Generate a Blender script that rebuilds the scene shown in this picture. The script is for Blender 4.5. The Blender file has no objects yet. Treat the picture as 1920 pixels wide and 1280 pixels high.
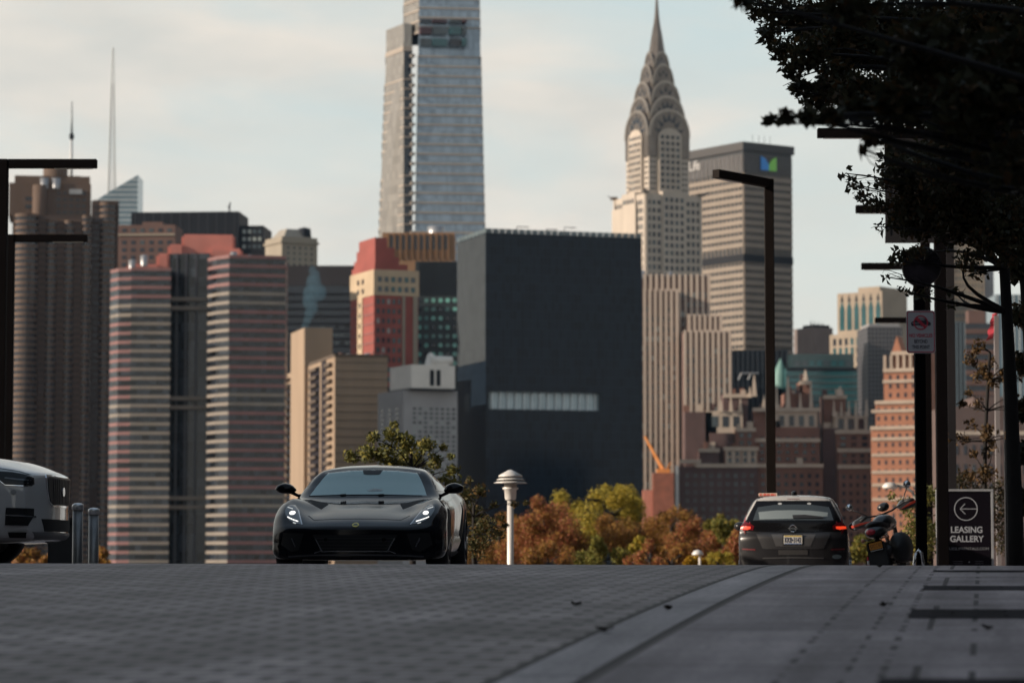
import bpy, bmesh, math, random
import numpy as np
from mathutils import Vector, Matrix
from mathutils.bvhtree import BVHTree

random.seed(7); RNG = np.random.default_rng(7)
S = bpy.context.scene
COL = S.collection
R = math.radians
PI = math.pi

# ------------------------------------------------------------------ camera
F = 5600.0                       # focal length in photo pixels (1920 wide) = 105 mm
PITCH = math.atan(420.0 / F)
cam_d = bpy.data.cameras.new('camera'); cam = bpy.data.objects.new('camera', cam_d); COL.objects.link(cam)
cam_d.lens = 105; cam_d.sensor_width = 36; cam_d.clip_start = 0.5; cam_d.clip_end = 20000
cam.rotation_euler = (PI / 2 + PITCH, 0, 0)
cam_d.dof.use_dof = True; cam_d.dof.focus_distance = 33.6; cam_d.dof.aperture_fstop = 2.6
S.camera = cam
S.view_settings.view_transform = 'Standard'; S.view_settings.look = 'None'
S.view_settings.exposure = 0.8; S.view_settings.gamma = 1.0

# ------------------------------------------------------------------ sky and sun
SUN_AZ, SUN_EL = R(105), R(19)   # azimuth counted to the left of the view direction (+Y)
sdir = Vector((-math.sin(SUN_AZ) * math.cos(SUN_EL), math.cos(SUN_AZ) * math.cos(SUN_EL), math.sin(SUN_EL)))
sl = bpy.data.lights.new('sun', 'SUN'); sun = bpy.data.objects.new('sun', sl); COL.objects.link(sun)
sl.energy = 3.7; sl.angle = R(0.6); sl.color = (1.0, 0.85, 0.69)
sun.rotation_euler = sdir.to_track_quat('Z', 'Y').to_euler()
W = bpy.data.worlds.new('World'); S.world = W; W.use_nodes = True
nt = W.node_tree; nt.nodes.clear()
def wn(t, **k):
    n = nt.nodes.new(t)
    for a, b in k.items(): setattr(n, a, b)
    return n
out = wn('ShaderNodeOutputWorld'); bg = wn('ShaderNodeBackground'); bg.inputs[1].default_value = 0.1
sky = wn('ShaderNodeTexSky', sky_type='NISHITA', sun_disc=False, sun_elevation=SUN_EL, sun_rotation=-SUN_AZ, air_density=1.2, dust_density=1.5)
tc = wn('ShaderNodeTexCoord')
mp = wn('ShaderNodeMapping'); mp.inputs['Scale'].default_value = (5.0, 2.0, 17.0); mp.inputs['Rotation'].default_value = (0, R(-14), 0)
nz = wn('ShaderNodeTexNoise'); nz.inputs['Scale'].default_value = 1.4; nz.inputs['Detail'].default_value = 6; nz.inputs['Roughness'].default_value = 0.52
nz.inputs['Distortion'].default_value = 0.5
rp = wn('ShaderNodeValToRGB'); rp.color_ramp.elements[0].position = 0.30; rp.color_ramp.elements[1].position = 0.56
nz2 = wn('ShaderNodeTexNoise'); nz2.inputs['Scale'].default_value = 2.6; nz2.inputs['Detail'].default_value = 4
rc = wn('ShaderNodeValToRGB')
rc.color_ramp.elements[0].position = 0.36; rc.color_ramp.elements[0].color = (3.95, 3.92, 3.66, 1)
rc.color_ramp.elements[1].position = 0.62; rc.color_ramp.elements[1].color = (4.75, 4.45, 4.0, 1)
tint = wn('ShaderNodeMix', data_type='RGBA', blend_type='MIX'); tint.inputs[0].default_value = 0.85
tint.inputs[7].default_value = (3.7, 4.2, 4.15, 1)
mx = wn('ShaderNodeMix', data_type='RGBA')
L = nt.links.new
L(tc.outputs['Generated'], mp.inputs['Vector']); L(mp.outputs[0], nz.inputs['Vector']); L(mp.outputs[0], nz2.inputs['Vector'])
L(nz.outputs[0], rp.inputs[0]); L(nz2.outputs[0], rc.inputs[0])
L(sky.outputs[0], tint.inputs[6])
L(rp.outputs[0], mx.inputs[0]); L(tint.outputs[2], mx.inputs[6]); L(rc.outputs[0], mx.inputs[7])
sz = wn('ShaderNodeSeparateXYZ'); L(tc.outputs['Generated'], sz.inputs[0])
zr = wn('ShaderNodeMapRange'); zr.interpolation_type = 'SMOOTHSTEP'; zr.inputs[1].default_value = .22; zr.inputs[2].default_value = .70; L(sz.outputs[2], zr.inputs[0])
zen = wn('ShaderNodeMix', data_type='RGBA'); zen.inputs[7].default_value = (1.5, 1.95, 2.5, 1)
hr = wn('ShaderNodeMapRange'); hr.inputs[1].default_value = 0.0; hr.inputs[2].default_value = .15; hr.inputs[3].default_value = .6; hr.inputs[4].default_value = 0; L(sz.outputs[2], hr.inputs[0])
glow = wn('ShaderNodeMix', data_type='RGBA'); glow.inputs[7].default_value = (4.75, 4.5, 4.1, 1); L(hr.outputs[0], glow.inputs[0]); L(mx.outputs[2], glow.inputs[6])
L(zr.outputs[0], zen.inputs[0]); L(glow.outputs[2], zen.inputs[6])
L(zen.outputs[2], bg.inputs[0]); L(bg.outputs[0], out.inputs[0])

# ------------------------------------------------------------------ pixel <-> place
cP, sP = math.cos(PITCH), math.sin(PITCH)
def ray(px, py):
    u = 640.0 - py
    return (px - 960.0, F * cP - u * sP, F * sP + u * cP)
def at(px, py, d):
    x, y, z = ray(px, py); t = d / y
    return Vector((x * t, d, z * t))
def XA(px, d, py=1040): return at(px, py, d).x
def ZA(py, d): return at(960, py, d).z

# ground height along the street (rises to a crest about 29 m ahead, then falls)
_ys = np.arange(-80, 400, 0.1)
def _slope(y):
    return np.interp(y, [-80, 12, 26, 32, 110, 140, 400], [.042, .042, .022, -.0205, -.0235, 0, 0])
_zz = np.cumsum(_slope(_ys)) * 0.1
_zz -= _zz.max() - 0.012
def gz(x, y): return float(np.interp(y, _ys, _zz)) - 0.0025 * max(-12, min(12, x))

# ------------------------------------------------------------------ materials
MATS = {}
def mat(name, col, rough=0.6, metal=0.0, var=0.12, scale=1.0, spec=0.5, coat=0.0, emit=None, es=0.0, bump=0.0, streak=False):
    if name in MATS: return MATS[name]
    m = bpy.data.materials.new(name); m.use_nodes = True; MATS[name] = m
    n = m.node_tree; b = n.nodes['Principled BSDF']
    b.inputs['Roughness'].default_value = rough; b.inputs['Metallic'].default_value = metal
    b.inputs['Specular IOR Level'].default_value = spec; b.inputs['Coat Weight'].default_value = coat; b.inputs['Coat Roughness'].default_value = 0.03
    c = (*col, 1)
    t = n.nodes.new('ShaderNodeTexCoord'); ns = n.nodes.new('ShaderNodeTexNoise'); ns.inputs['Scale'].default_value = scale; ns.inputs['Detail'].default_value = 5
    if streak:
        mpn = n.nodes.new('ShaderNodeMapping'); mpn.inputs['Scale'].default_value = (1, 1, 0.18)
        n.links.new(t.outputs['Object'], mpn.inputs[0]); n.links.new(mpn.outputs[0], ns.inputs['Vector'])
    else:
        n.links.new(t.outputs['Object'], ns.inputs['Vector'])
    mr = n.nodes.new('ShaderNodeMapRange'); mr.inputs[1].default_value = 0.3; mr.inputs[2].default_value = 0.7
    mr.inputs[3].default_value = 1 - var; mr.inputs[4].default_value = 1 + var
    mm = n.nodes.new('ShaderNodeMix'); mm.data_type = 'RGBA'; mm.blend_type = 'MULTIPLY'; mm.inputs[0].default_value = 1; mm.inputs[6].default_value = c
    n.links.new(ns.outputs[0], mr.inputs[0]); n.links.new(mr.outputs[0], mm.inputs[7]); n.links.new(mm.outputs[2], b.inputs['Base Color'])
    if bump:
        bp = n.nodes.new('ShaderNodeBump'); bp.inputs['Strength'].default_value = bump; bp.inputs['Distance'].default_value = 0.02
        n.links.new(ns.outputs[0], bp.inputs['Height']); n.links.new(bp.outputs[0], b.inputs['Normal'])
    if emit:
        b.inputs['Emission Color'].default_value = (*emit, 1); b.inputs['Emission Strength'].default_value = es
    return m
def leafmat(name, cols, rough=0.6):
    """leaf colours vary from leaf to leaf"""
    if name in MATS: return MATS[name]
    m = bpy.data.materials.new(name); m.use_nodes = True; MATS[name] = m
    n = m.node_tree; b = n.nodes['Principled BSDF']; b.inputs['Roughness'].default_value = rough; b.inputs['Specular IOR Level'].default_value = 0.25
    g = n.nodes.new('ShaderNodeNewGeometry'); r = n.nodes.new('ShaderNodeValToRGB')
    e = r.color_ramp.elements
    while len(e) < len(cols): e.new(0.5)
    for i, c in enumerate(cols): e[i].position = i / max(1, len(cols) - 1); e[i].color = (*c, 1)
    n.links.new(g.outputs['Random Per Island'], r.inputs[0]); n.links.new(r.outputs[0], b.inputs['Base Color'])
    tr = n.nodes.new('ShaderNodeBsdfTranslucent'); ms = n.nodes.new('ShaderNodeMixShader'); ms.inputs[0].default_value = 0.3
    n.links.new(r.outputs[0], tr.inputs[0]); n.links.new(b.outputs[0], ms.inputs[1]); n.links.new(tr.outputs[0], ms.inputs[2])
    n.links.new(ms.outputs[0], n.nodes['Material Output'].inputs[0])
    return m

# ------------------------------------------------------------------ mesh building
class MB:
    def __init__(s): s.v = []; s.f = []; s.m = []
    def add(s, vs, fs, mi=0):
        o = len(s.v); s.v += [tuple(p) for p in vs]
        for f in fs: s.f.append([i + o for i in f]); s.m.append(mi)
        return s
    def box(s, x0, x1, y0, y1, z0, z1, mi=0):
        return s.add([(x0, y0, z0), (x1, y0, z0), (x1, y1, z0), (x0, y1, z0), (x0, y0, z1), (x1, y0, z1), (x1, y1, z1), (x0, y1, z1)],
                     [(0, 3, 2, 1), (4, 5, 6, 7), (0, 1, 5, 4), (1, 2, 6, 5), (2, 3, 7, 6), (3, 0, 4, 7)], mi)
    def prism(s, pb, pt, z0, z1, mi=0, sides=None):
        n = len(pb); o = len(s.v)
        s.v += [(p[0], p[1], z0) for p in pb] + [(p[0], p[1], z1) for p in pt]
        s.f.append([o + i for i in range(n)][::-1]); s.m.append(mi); s.f.append([o + n + i for i in range(n)]); s.m.append(mi)
        for i in range(n):
            j = (i + 1) % n; s.f.append([o + i, o + j, o + n + j, o + n + i]); s.m.append(sides[i] if sides else mi)
        return s
    def ext(s, poly, y0, y1, mi=0, axis='y'):
        """outline (a,z) pushed through y (or x) from y0 to y1"""
        g = (lambda a, z, t: (a, t, z)) if axis == 'y' else (lambda a, z, t: (t, a, z))
        n = len(poly)
        return s.add([g(a, z, y0) for a, z in poly] + [g(a, z, y1) for a, z in poly],
                     [tuple(range(n))[::-1] if axis == 'x' else tuple(range(n)), tuple(range(n, 2 * n)) if axis == 'x' else tuple(range(n, 2 * n))[::-1]] + [(i, i + n, (i + 1) % n + n, (i + 1) % n) for i in range(n)], mi)
    def tube(s, pts, r, n=8, mi=0):
        pts = [Vector(p) for p in pts]
        rs = r if isinstance(r, (list, tuple)) else [r] * len(pts)
        o = len(s.v)
        for i, p in enumerate(pts):
            d = (pts[min(i + 1, len(pts) - 1)] - pts[max(i - 1, 0)]).normalized()
            a = d.cross(Vector((0.31, 0.2, 0.93)) if abs(d.z) < 0.9 else Vector((1, 0.13, 0))).normalized(); b = d.cross(a)
            for k in range(n):
                t = 2 * PI * k / n; s.v.append(tuple(p + (a * math.cos(t) + b * math.sin(t)) * rs[i]))
        for i in range(len(pts) - 1):
            for k in range(n):
                q = (k + 1) % n; s.f.append([o + i * n + k, o + i * n + q, o + (i + 1) * n + q, o + (i + 1) * n + k]); s.m.append(mi)
        s.f.append([o + k for k in range(n)][::-1]); s.m.append(mi)
        s.f.append([o + (len(pts) - 1) * n + k for k in range(n)]); s.m.append(mi)
        return s
    def lathe(s, prof, n=24, c=(0, 0, 0), axis='z', mi=0, a0=0.0, a1=2 * PI):
        o = len(s.v); full = abs(a1 - a0 - 2 * PI) < 1e-6; m = n if full else n + 1
        for r, z in prof:
            for k in range(m):
                t = a0 + (a1 - a0) * k / n; a, b = r * math.cos(t), r * math.sin(t)
                p = (a, b, z) if axis == 'z' else ((z, a, b) if axis == 'x' else (a, z, b))
                s.v.append((p[0] + c[0], p[1] + c[1], p[2] + c[2]))
        for i in range(len(prof) - 1):
            for k in range(n):
                q = (k + 1) % m; s.f.append([o + i * m + k, o + i * m + q, o + (i + 1) * m + q, o + (i + 1) * m + k]); s.m.append(mi)
        return s
    def build(s, name, mats, parent=None, smooth=False, loc=None, bevel=0.0):
        me = bpy.data.meshes.new(name); me.from_pydata(s.v, [], s.f)
        for m in (mats if isinstance(mats, (list, tuple)) else [mats]): me.materials.append(m)
        me.polygons.foreach_set('material_index', s.m)
        bm = bmesh.new(); bm.from_mesh(me)
        bmesh.ops.recalc_face_normals(bm, faces=bm.faces)
        if bevel: bmesh.ops.bevel(bm, geom=bm.edges[:], offset=bevel, segments=2, affect='EDGES', clamp_overlap=True)
        bm.to_mesh(me); bm.free()
        if smooth: me.polygons.foreach_set('use_smooth', [True] * len(me.polygons))
        me.update()
        o = bpy.data.objects.new(name, me); COL.objects.link(o)
        if parent is not None: o.parent = parent
        if loc is not None: o.location = loc
        return o
def tag(o, label, cat, group=None, kind=None):
    if label: o['label'] = label
    if cat: o['category'] = cat
    if group: o['group'] = group
    if kind: o['kind'] = kind
    return o
def thing(name, label, cat, loc=(0, 0, 0), rz=0.0, group=None):
    o = bpy.data.objects.new(name, None); COL.objects.link(o); o.location = loc; o.rotation_euler = (0, 0, rz); o.empty_display_size = 0.2
    return tag(o, label, cat, group)
def struct(o): o['kind'] = 'structure'; return o
def copy_tree(o, parent=None):
    c = o.copy(); COL.objects.link(c)
    if parent is not None: c.parent = parent
    for ch in o.children: copy_tree(ch, c)
    return c
def lettering(body, width, height, loc, rot, m, parent, name='lettering', weight=0.0, label=None):
    cu = bpy.data.curves.new(name, 'FONT'); cu.body = body; cu.align_x = 'CENTER'; cu.align_y = 'CENTER'; cu.extrude = 0.02; cu.offset = weight
    t = bpy.data.objects.new(name, cu); COL.objects.link(t)
    bpy.context.view_layer.update()
    me = bpy.data.meshes.new_from_object(t.evaluated_get(bpy.context.evaluated_depsgraph_get()))
    bpy.data.objects.remove(t); me.name = name
    co = np.array([v.co for v in me.vertices]); lo, hi = co.min(0), co.max(0)
    co = (co - (lo + hi) / 2) / (hi - lo); co *= np.array([width, height, 0.002])
    me.vertices.foreach_set('co', co.ravel()); me.materials.clear(); me.materials.append(m); me.update()
    o = bpy.data.objects.new(name, me); COL.objects.link(o); o.parent = parent; o.location = loc; o.rotation_euler = rot
    if label: o['label'] = label
    return o

# ------------------------------------------------------------------ leaves
def leaves(name, clumps, size, m, parent=None, flat=0.0):
    """clumps: (centre, radii, count): many small pointed leaf faces spread through each clump"""
    P = []
    for c, r, n in clumps:
        d = RNG.normal(size=(n, 3)); d /= np.linalg.norm(d, axis=1)[:, None]
        rad = RNG.random(n) ** 0.5
        P.append(np.array(c) + d * rad[:, None] * np.array(r) * (0.8 + 0.35 * RNG.random((n, 1))))
    P = np.concatenate(P); n = len(P)
    a = RNG.normal(size=(n, 3)); a /= np.linalg.norm(a, axis=1)[:, None]
    b = RNG.normal(size=(n, 3)); b -= (a * b).sum(1)[:, None] * a; b /= np.linalg.norm(b, axis=1)[:, None]
    sz = size * (0.6 + 0.8 * RNG.random((n, 1)))
    fold = np.cross(a, b) * sz * 0.18
    V = np.stack([P - a * sz * 0.6, P + b * sz * 0.3 + fold, P + a * sz * 0.62, P - b * sz * 0.3 + fold], 1).reshape(-1, 3)
    me = bpy.data.meshes.new(name); me.vertices.add(4 * n); me.vertices.foreach_set('co', V.ravel())
    me.loops.add(4 * n); me.loops.foreach_set('vertex_index', np.arange(4 * n, dtype=np.int32))
    me.polygons.add(n); me.polygons.foreach_set('loop_start', np.arange(0, 4 * n, 4, dtype=np.int32))
    me.materials.append(m); me.update(calc_edges=True)
    o = bpy.data.objects.new(name, me); COL.objects.link(o)
    if parent is not None: o.parent = parent
    return o
# ================================================================== setting: ground, street, river
def uv_sheet(name, offs, ys, lift, m):
    """sheet in street coordinates: offset to the right of the kerb line (u) and distance (v)"""
    v, f, uv = [], [], []
    for y in ys:
        for o in offs:
            x = KX + KS * (y - 12) + o / math.cos(math.atan(KS))
            v.append((x, y, gz(x, y) + lift)); uv.append((o, y))
    n = len(offs)
    for i in range(len(ys) - 1):
        for j in range(n - 1): f.append((i * n + j, i * n + j + 1, (i + 1) * n + j + 1, (i + 1) * n + j))
    me = bpy.data.meshes.new(name); me.from_pydata(v, [], f); me.materials.append(m)
    u = me.uv_layers.new(name='UVMap'); u.data.foreach_set('uv', [c for lp in me.loops for c in uv[lp.vertex_index]])
    me.polygons.foreach_set('use_smooth', [True] * len(me.polygons)); me.update()
    o = bpy.data.objects.new(name, me); COL.objects.link(o); o['kind'] = 'structure'
    return o
KX, KS = -0.118, 0.158
def paving(name, c1, c2, cm, bw, rh, mortar, joints=(), rough=0.55, shift=0.5, var=0.35, spec=.32):
    m = bpy.data.materials.new(name); m.use_nodes = True; n = m.node_tree; b = n.nodes['Principled BSDF']; lk = n.links.new
    u = n.nodes.new('ShaderNodeUVMap'); br = n.nodes.new('ShaderNodeTexBrick'); br.offset = shift
    br.inputs['Color1'].default_value = (*c1, 1); br.inputs['Color2'].default_value = (*c2, 1); br.inputs['Mortar'].default_value = (*cm, 1)
    br.inputs['Scale'].default_value = 1; br.inputs['Brick Width'].default_value = bw; br.inputs['Row Height'].default_value = rh
    br.inputs['Mortar Size'].default_value = mortar; br.inputs['Mortar Smooth'].default_value = 0.4; br.inputs['Bias'].default_value = 0
    lk(u.outputs[0], br.inputs['Vector'])
    ns = n.nodes.new('ShaderNodeTexNoise'); ns.inputs['Scale'].default_value = 0.55; ns.inputs['Detail'].default_value = 8; ns.inputs['Roughness'].default_value = .65; lk(u.outputs[0], ns.inputs['Vector'])
    mr = n.nodes.new('ShaderNodeMapRange'); mr.inputs[1].default_value = .3; mr.inputs[2].default_value = .7; mr.inputs[3].default_value = 1 - var; mr.inputs[4].default_value = 1 + var; lk(ns.outputs[0], mr.inputs[0])
    mx = n.nodes.new('ShaderNodeMix'); mx.data_type = 'RGBA'; mx.blend_type = 'MULTIPLY'; mx.inputs[0].default_value = 1
    lk(br.outputs['Color'], mx.inputs[6]); lk(mr.outputs[0], mx.inputs[7])
    mpw = n.nodes.new('ShaderNodeMapping'); mpw.inputs['Scale'].default_value = (1.7, .10, 1); lk(u.outputs[0], mpw.inputs[0])
    nw = n.nodes.new('ShaderNodeTexNoise'); nw.inputs['Scale'].default_value = 1.3; nw.inputs['Detail'].default_value = 5; nw.inputs['Roughness'].default_value = .6; lk(mpw.outputs[0], nw.inputs['Vector'])
    mw = n.nodes.new('ShaderNodeMapRange'); mw.inputs[1].default_value = .35; mw.inputs[2].default_value = .65; mw.inputs[3].default_value = .72; mw.inputs[4].default_value = 1.22; lk(nw.outputs[0], mw.inputs[0])
    mxw = n.nodes.new('ShaderNodeMix'); mxw.data_type = 'RGBA'; mxw.blend_type = 'MULTIPLY'; mxw.inputs[0].default_value = 1
    lk(mx.outputs[2], mxw.inputs[6]); lk(mw.outputs[0], mxw.inputs[7]); mx = mxw
    # fine grit
    n3 = n.nodes.new('ShaderNodeTexNoise'); n3.inputs['Scale'].default_value = 28; n3.inputs['Detail'].default_value = 3; lk(u.outputs[0], n3.inputs['Vector'])
    m3 = n.nodes.new('ShaderNodeMapRange'); m3.inputs[1].default_value = .3; m3.inputs[2].default_value = .7; m3.inputs[3].default_value = .75; m3.inputs[4].default_value = 1.25; lk(n3.outputs[0], m3.inputs[0])
    mx2 = n.nodes.new('ShaderNodeMix'); mx2.data_type = 'RGBA'; mx2.blend_type = 'MULTIPLY'; mx2.inputs[0].default_value = 1
    lk(mx.outputs[2], mx2.inputs[6]); lk(m3.outputs[0], mx2.inputs[7])
    last = mx2.outputs[2]
    sx = n.nodes.new('ShaderNodeSeparateXYZ'); lk(u.outputs[0], sx.inputs[0])
    for (off, w, dash) in joints:
        a = n.nodes.new('ShaderNodeMath'); a.operation = 'SUBTRACT'; a.inputs[1].default_value = off; lk(sx.outputs[0], a.inputs[0])
        c = n.nodes.new('ShaderNodeMath'); c.operation = 'ABSOLUTE'; lk(a.outputs[0], c.inputs[0])
        d = n.nodes.new('ShaderNodeMath'); d.operation = 'LESS_THAN'; d.inputs[1].default_value = w / 2; lk(c.outputs[0], d.inputs[0])
        fac = d.outputs[0]
        if dash:
            q = n.nodes.new('ShaderNodeTexNoise'); q.noise_dimensions = '1D'; q.inputs['Scale'].default_value = dash; q.inputs['Detail'].default_value = 0; lk(sx.outputs[1], q.inputs['W'])
            g = n.nodes.new('ShaderNodeMath'); g.operation = 'GREATER_THAN'; g.inputs[1].default_value = 0.52; lk(q.outputs[0], g.inputs[0])
            h = n.nodes.new('ShaderNodeMath'); h.operation = 'MULTIPLY'; lk(g.outputs[0], h.inputs[0]); lk(fac, h.inputs[1]); fac = h.outputs[0]
        mj = n.nodes.new('ShaderNodeMix'); mj.data_type = 'RGBA'; lk(fac, mj.inputs[0]); lk(last, mj.inputs[6]); mj.inputs[7].default_value = (*cm, 1); last = mj.outputs[2]
    lk(last, b.inputs['Base Color']); b.inputs['Roughness'].default_value = rough; b.inputs['Specular IOR Level'].default_value = spec
    bp = n.nodes.new('ShaderNodeBump'); bp.inputs['Strength'].default_value = 0.6; bp.inputs['Distance'].default_value = 0.012; lk(br.outputs['Fac'], bp.inputs['Height']); bp.invert = True
    b2 = n.nodes.new('ShaderNodeBump'); b2.inputs['Strength'].default_value = 0.35; b2.inputs['Distance'].default_value = 0.01; lk(n3.outputs[0], b2.inputs['Height']); lk(bp.outputs[0], b2.inputs['Normal'])
    lk(b2.outputs[0], b.inputs['Normal'])
    return m
ys = list(np.arange(-30, 8, 2)) + list(np.arange(8, 40, 0.4)) + list(np.arange(40, 121, 4))
road_m = paving('road_setts', (.385, .315, .305), (.25, .205, .20), (.085, .07, .069), .30, .22, .034, rough=.62, spec=.2, var=.5)
band_m = paving('granite_band', (.47, .41, .40), (.40, .35, .345), (.03, .026, .026), 3.0, 6.2, .02, joints=((0.0, .085, 0), (.385, .07, 0)), rough=.7, var=.22, spec=.14)
walk_m = paving('pavement_slabs', (.385, .32, .315), (.30, .25, .248), (.10, .084, .083), 3.4, 2.6, .02, rough=.7, spec=.14,
                joints=((.385, .07, 0), (1.15, .032, 3.2), (1.41, .028, 2.3), (1.56, .034, 3.0), (1.93, .03, 1.1)), var=.45)
dark_m = paving('dark_granite', (.055, .049, .052), (.04, .036, .038), (.015, .015, .015), .6, .3, .012, rough=.9, spec=.03)
uv_sheet('road', list(np.linspace(-14, 0, 12)), ys, 0, road_m)
uv_sheet('kerb_band', [0, .2, .385], ys, 0, band_m)
uv_sheet('pavement', [.385] + list(np.linspace(.8, 9, 10)), ys, 0, walk_m)
for y0, y1 in ((11.2, 12.25), (16.7, 17.7), (20.6, 21.4), (25.0, 25.5)):
    uv_sheet('paving_strip', [1.56, 3, 6], [y0, (y0 + y1) / 2, y1], .004, dark_m)
# land and river out to the horizon
tm = mat('earth', (.09, .08, .06), .9, var=.3, scale=.2)
ty = [-400, -40, 0, 20, 30, 40, 60, 90, 120, 150, 215, 240]
mb = MB(); tx = [-6000, -900, -200, -60, -20, -10, 0, 10, 20, 60, 200, 900, 6000]
for y in ty:
    for x in tx:
        z = gz(x, max(y, -70)) - 0.06
        if y > 216: z = -7.5
        mb.v.append((x, y, z))
for i in range(len(ty) - 1):
    for j in range(len(tx) - 1):
        k = i * len(tx) + j; mb.f.append([k, k + 1, k + len(tx) + 1, k + len(tx)]); mb.m.append(0)
struct(mb.build('terrain', tm))
ZG = -4.5; HAZE = 0.000012
wm = mat('river_water', (.03, .045, .05), .12, var=.1, scale=.05)
struct(MB().add([(-6000, 239, -6.5), (6000, 239, -6.5), (6000, 801, -6.5), (-6000, 801, -6.5)], [(0, 1, 2, 3)]).build('river', wm))
struct(MB().box(-6000, 6000, 800, 9000, -8, ZG).build('city_ground', mat('city_ground', (.10, .10, .10), .9, var=.2, scale=.02)))

# ================================================================== buildings
glass_dark = mat('glass_dark', (.012, .017, .026), .12, var=.3, scale=.12)
glass_mid = mat('glass_mid', (0.042, 0.057, 0.066), .12, var=.3, scale=.1)
glass_pale = mat('glass_pale', (.24, .27, .26), .3, var=.2, scale=.1)
glass_teal = mat('glass_teal', (0.022, 0.075, 0.085), .12, var=.25, scale=.1)
def gridglass(name, col, sx, sz, line, rough=.12, lw=.06, metal=0.0, var=.25, spec=.5):
    m = bpy.data.materials.new(name); m.use_nodes = True; n = m.node_tree; b = n.nodes['Principled BSDF']; lk = n.links.new
    t = n.nodes.new('ShaderNodeTexCoord'); s = n.nodes.new('ShaderNodeSeparateXYZ'); lk(t.outputs['Object'], s.inputs[0])
    ad = n.nodes.new('ShaderNodeMath'); ad.operation = 'ADD'; lk(s.outputs[0], ad.inputs[0]); lk(s.outputs[1], ad.inputs[1])
    cb = n.nodes.new('ShaderNodeCombineXYZ'); lk(ad.outputs[0], cb.inputs[0]); lk(s.outputs[2], cb.inputs[1])
    br = n.nodes.new('ShaderNodeTexBrick'); br.offset = 0; br.inputs['Scale'].default_value = 1; br.inputs['Brick Width'].default_value = sx; br.inputs['Row Height'].default_value = sz
    br.inputs['Mortar Size'].default_value = lw; br.inputs['Mortar Smooth'].default_value = .1
    br.inputs['Color1'].default_value = (*[c * (1 - var) for c in col], 1); br.inputs['Color2'].default_value = (*[c * (1 + var) for c in col], 1); br.inputs['Mortar'].default_value = (*line, 1)
    lk(cb.outputs[0], br.inputs['Vector']); lk(br.outputs[0], b.inputs['Base Color']); b.inputs['Roughness'].default_value = rough; b.inputs['Metallic'].default_value = metal; b.inputs['Specular IOR Level'].default_value = spec
    return m
class Bld:
    def __init__(s, name, label, d, px, psi=0.0, py=700, cat='building', group=None):
        p = at(px, py, d); s.X, s.Y, s.psi = p.x, d, R(psi); s.c, s.s = math.cos(s.psi), math.sin(s.psi)
        s.root = thing(name, label, cat, (s.X, s.Y, ZG), s.psi, group); s.left = 100; s.rest = {}
    def loc(s, px, py, d):                      # plan position in the building's own axes
        p = at(px, py, d); x, y = p.x - s.X, p.y - s.Y
        return (x * s.c + y * s.s, -x * s.s + y * s.c)
    def u(s, px, py=700, v=0.0):                # distance along the front for a pixel column
        x, y, _ = ray(px, py); r = x / y; ox, oy = s.X - v * s.s, s.Y + v * s.c
        return (r * oy - ox) / (s.c - r * s.s)
    def v(s, px, py=700, u=0.0):                # distance back along the left side for a pixel column
        x, y, _ = ray(px, py); r = x / y; ox, oy = s.X + u * s.c, s.Y + u * s.s
        return (r * oy - ox) / (-s.s - r * s.c)
    def z(s, py, u=0.0, v=0.0):
        return ZA(py, s.Y + u * s.s + v * s.c) - ZG
    def box(s, name, u0, u1, v0, v1, z0, z1, m): return MB().box(u0, u1, v0, v1, z0, z1).build(name, m, s.root)
    def slab(s, name, face, a0, a1, z0, z1, t, m, off=0.0, inn=0.2):
        return (MB().box(a0, a1, off - t, off + inn, z0, z1) if face == 'front' else MB().box(off - t, off + inn, a0, a1, z0, z1)).build(name, m, s.root)
    def floors(s, face, a0, a1, z0, z1, n, frac, t, m, off=0.0, name='spandrel'):
        h = (z1 - z0) / n
        for i in range(n): s.slab(name, face, a0, a1, z0 + i * h, z0 + i * h + h * frac, t, m, off)
    def piers(s, face, a0, a1, z0, z1, n, w, t, m, off=0.0, name='pier'):
        for i in range(n):
            a = a0 + (a1 - a0) * i / max(1, n - 1); s.slab(name, face, a - w / 2, a + w / 2, z0, z1, t, m, off)
    def windows(s, face, a0, a1, z0, z1, na, nz, wf, hf, mats, off=0.0, t=0.12, jit=None, name='window'):
        ca, cz = (a1 - a0) / na, (z1 - z0) / nz; w, h = ca * wf, cz * hf
        ms = {}
        for k in range(nz - 1, -1, -1):
            for i in range(na):
                m = random.choice(mats); a, z = a0 + ca * (i + .5), z0 + cz * (k + .5)
                if s.left > 0:
                    s.left -= 1
                    if m.name not in ms:
                        b = MB().box(-w / 2, w / 2, -t, .1, -h / 2, h / 2) if face == 'front' else MB().box(-t, .1, -w / 2, w / 2, -h / 2, h / 2)
                        o = b.build(name, m, s.root); ms[m.name] = o
                    else:
                        o = ms[m.name].copy(); COL.objects.link(o)
                    o.location = (a, off, z) if face == 'front' else (off, a, z)
                else:
                    r, l = s.rest.setdefault('r', (MB(), []))
                    if m not in l: l.append(m)
                    if face == 'front': r.box(a - w / 2, a + w / 2, off - t, off + .1, z - h / 2, z + h / 2, l.index(m))
                    else: r.box(off - t, off + .1, a - w / 2, a + w / 2, z - h / 2, z + h / 2, l.index(m))
    def done(s):
        if 'r' in s.rest:
            o = s.rest['r'][0].build('further_windows', s.rest['r'][1], s.root); o['kind'] = 'stuff'
        return s.root
WIN = [glass_dark, glass_dark, glass_dark, glass_mid, glass_mid, glass_pale]
WDK = [glass_dark, glass_dark, glass_dark, glass_mid]

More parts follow.
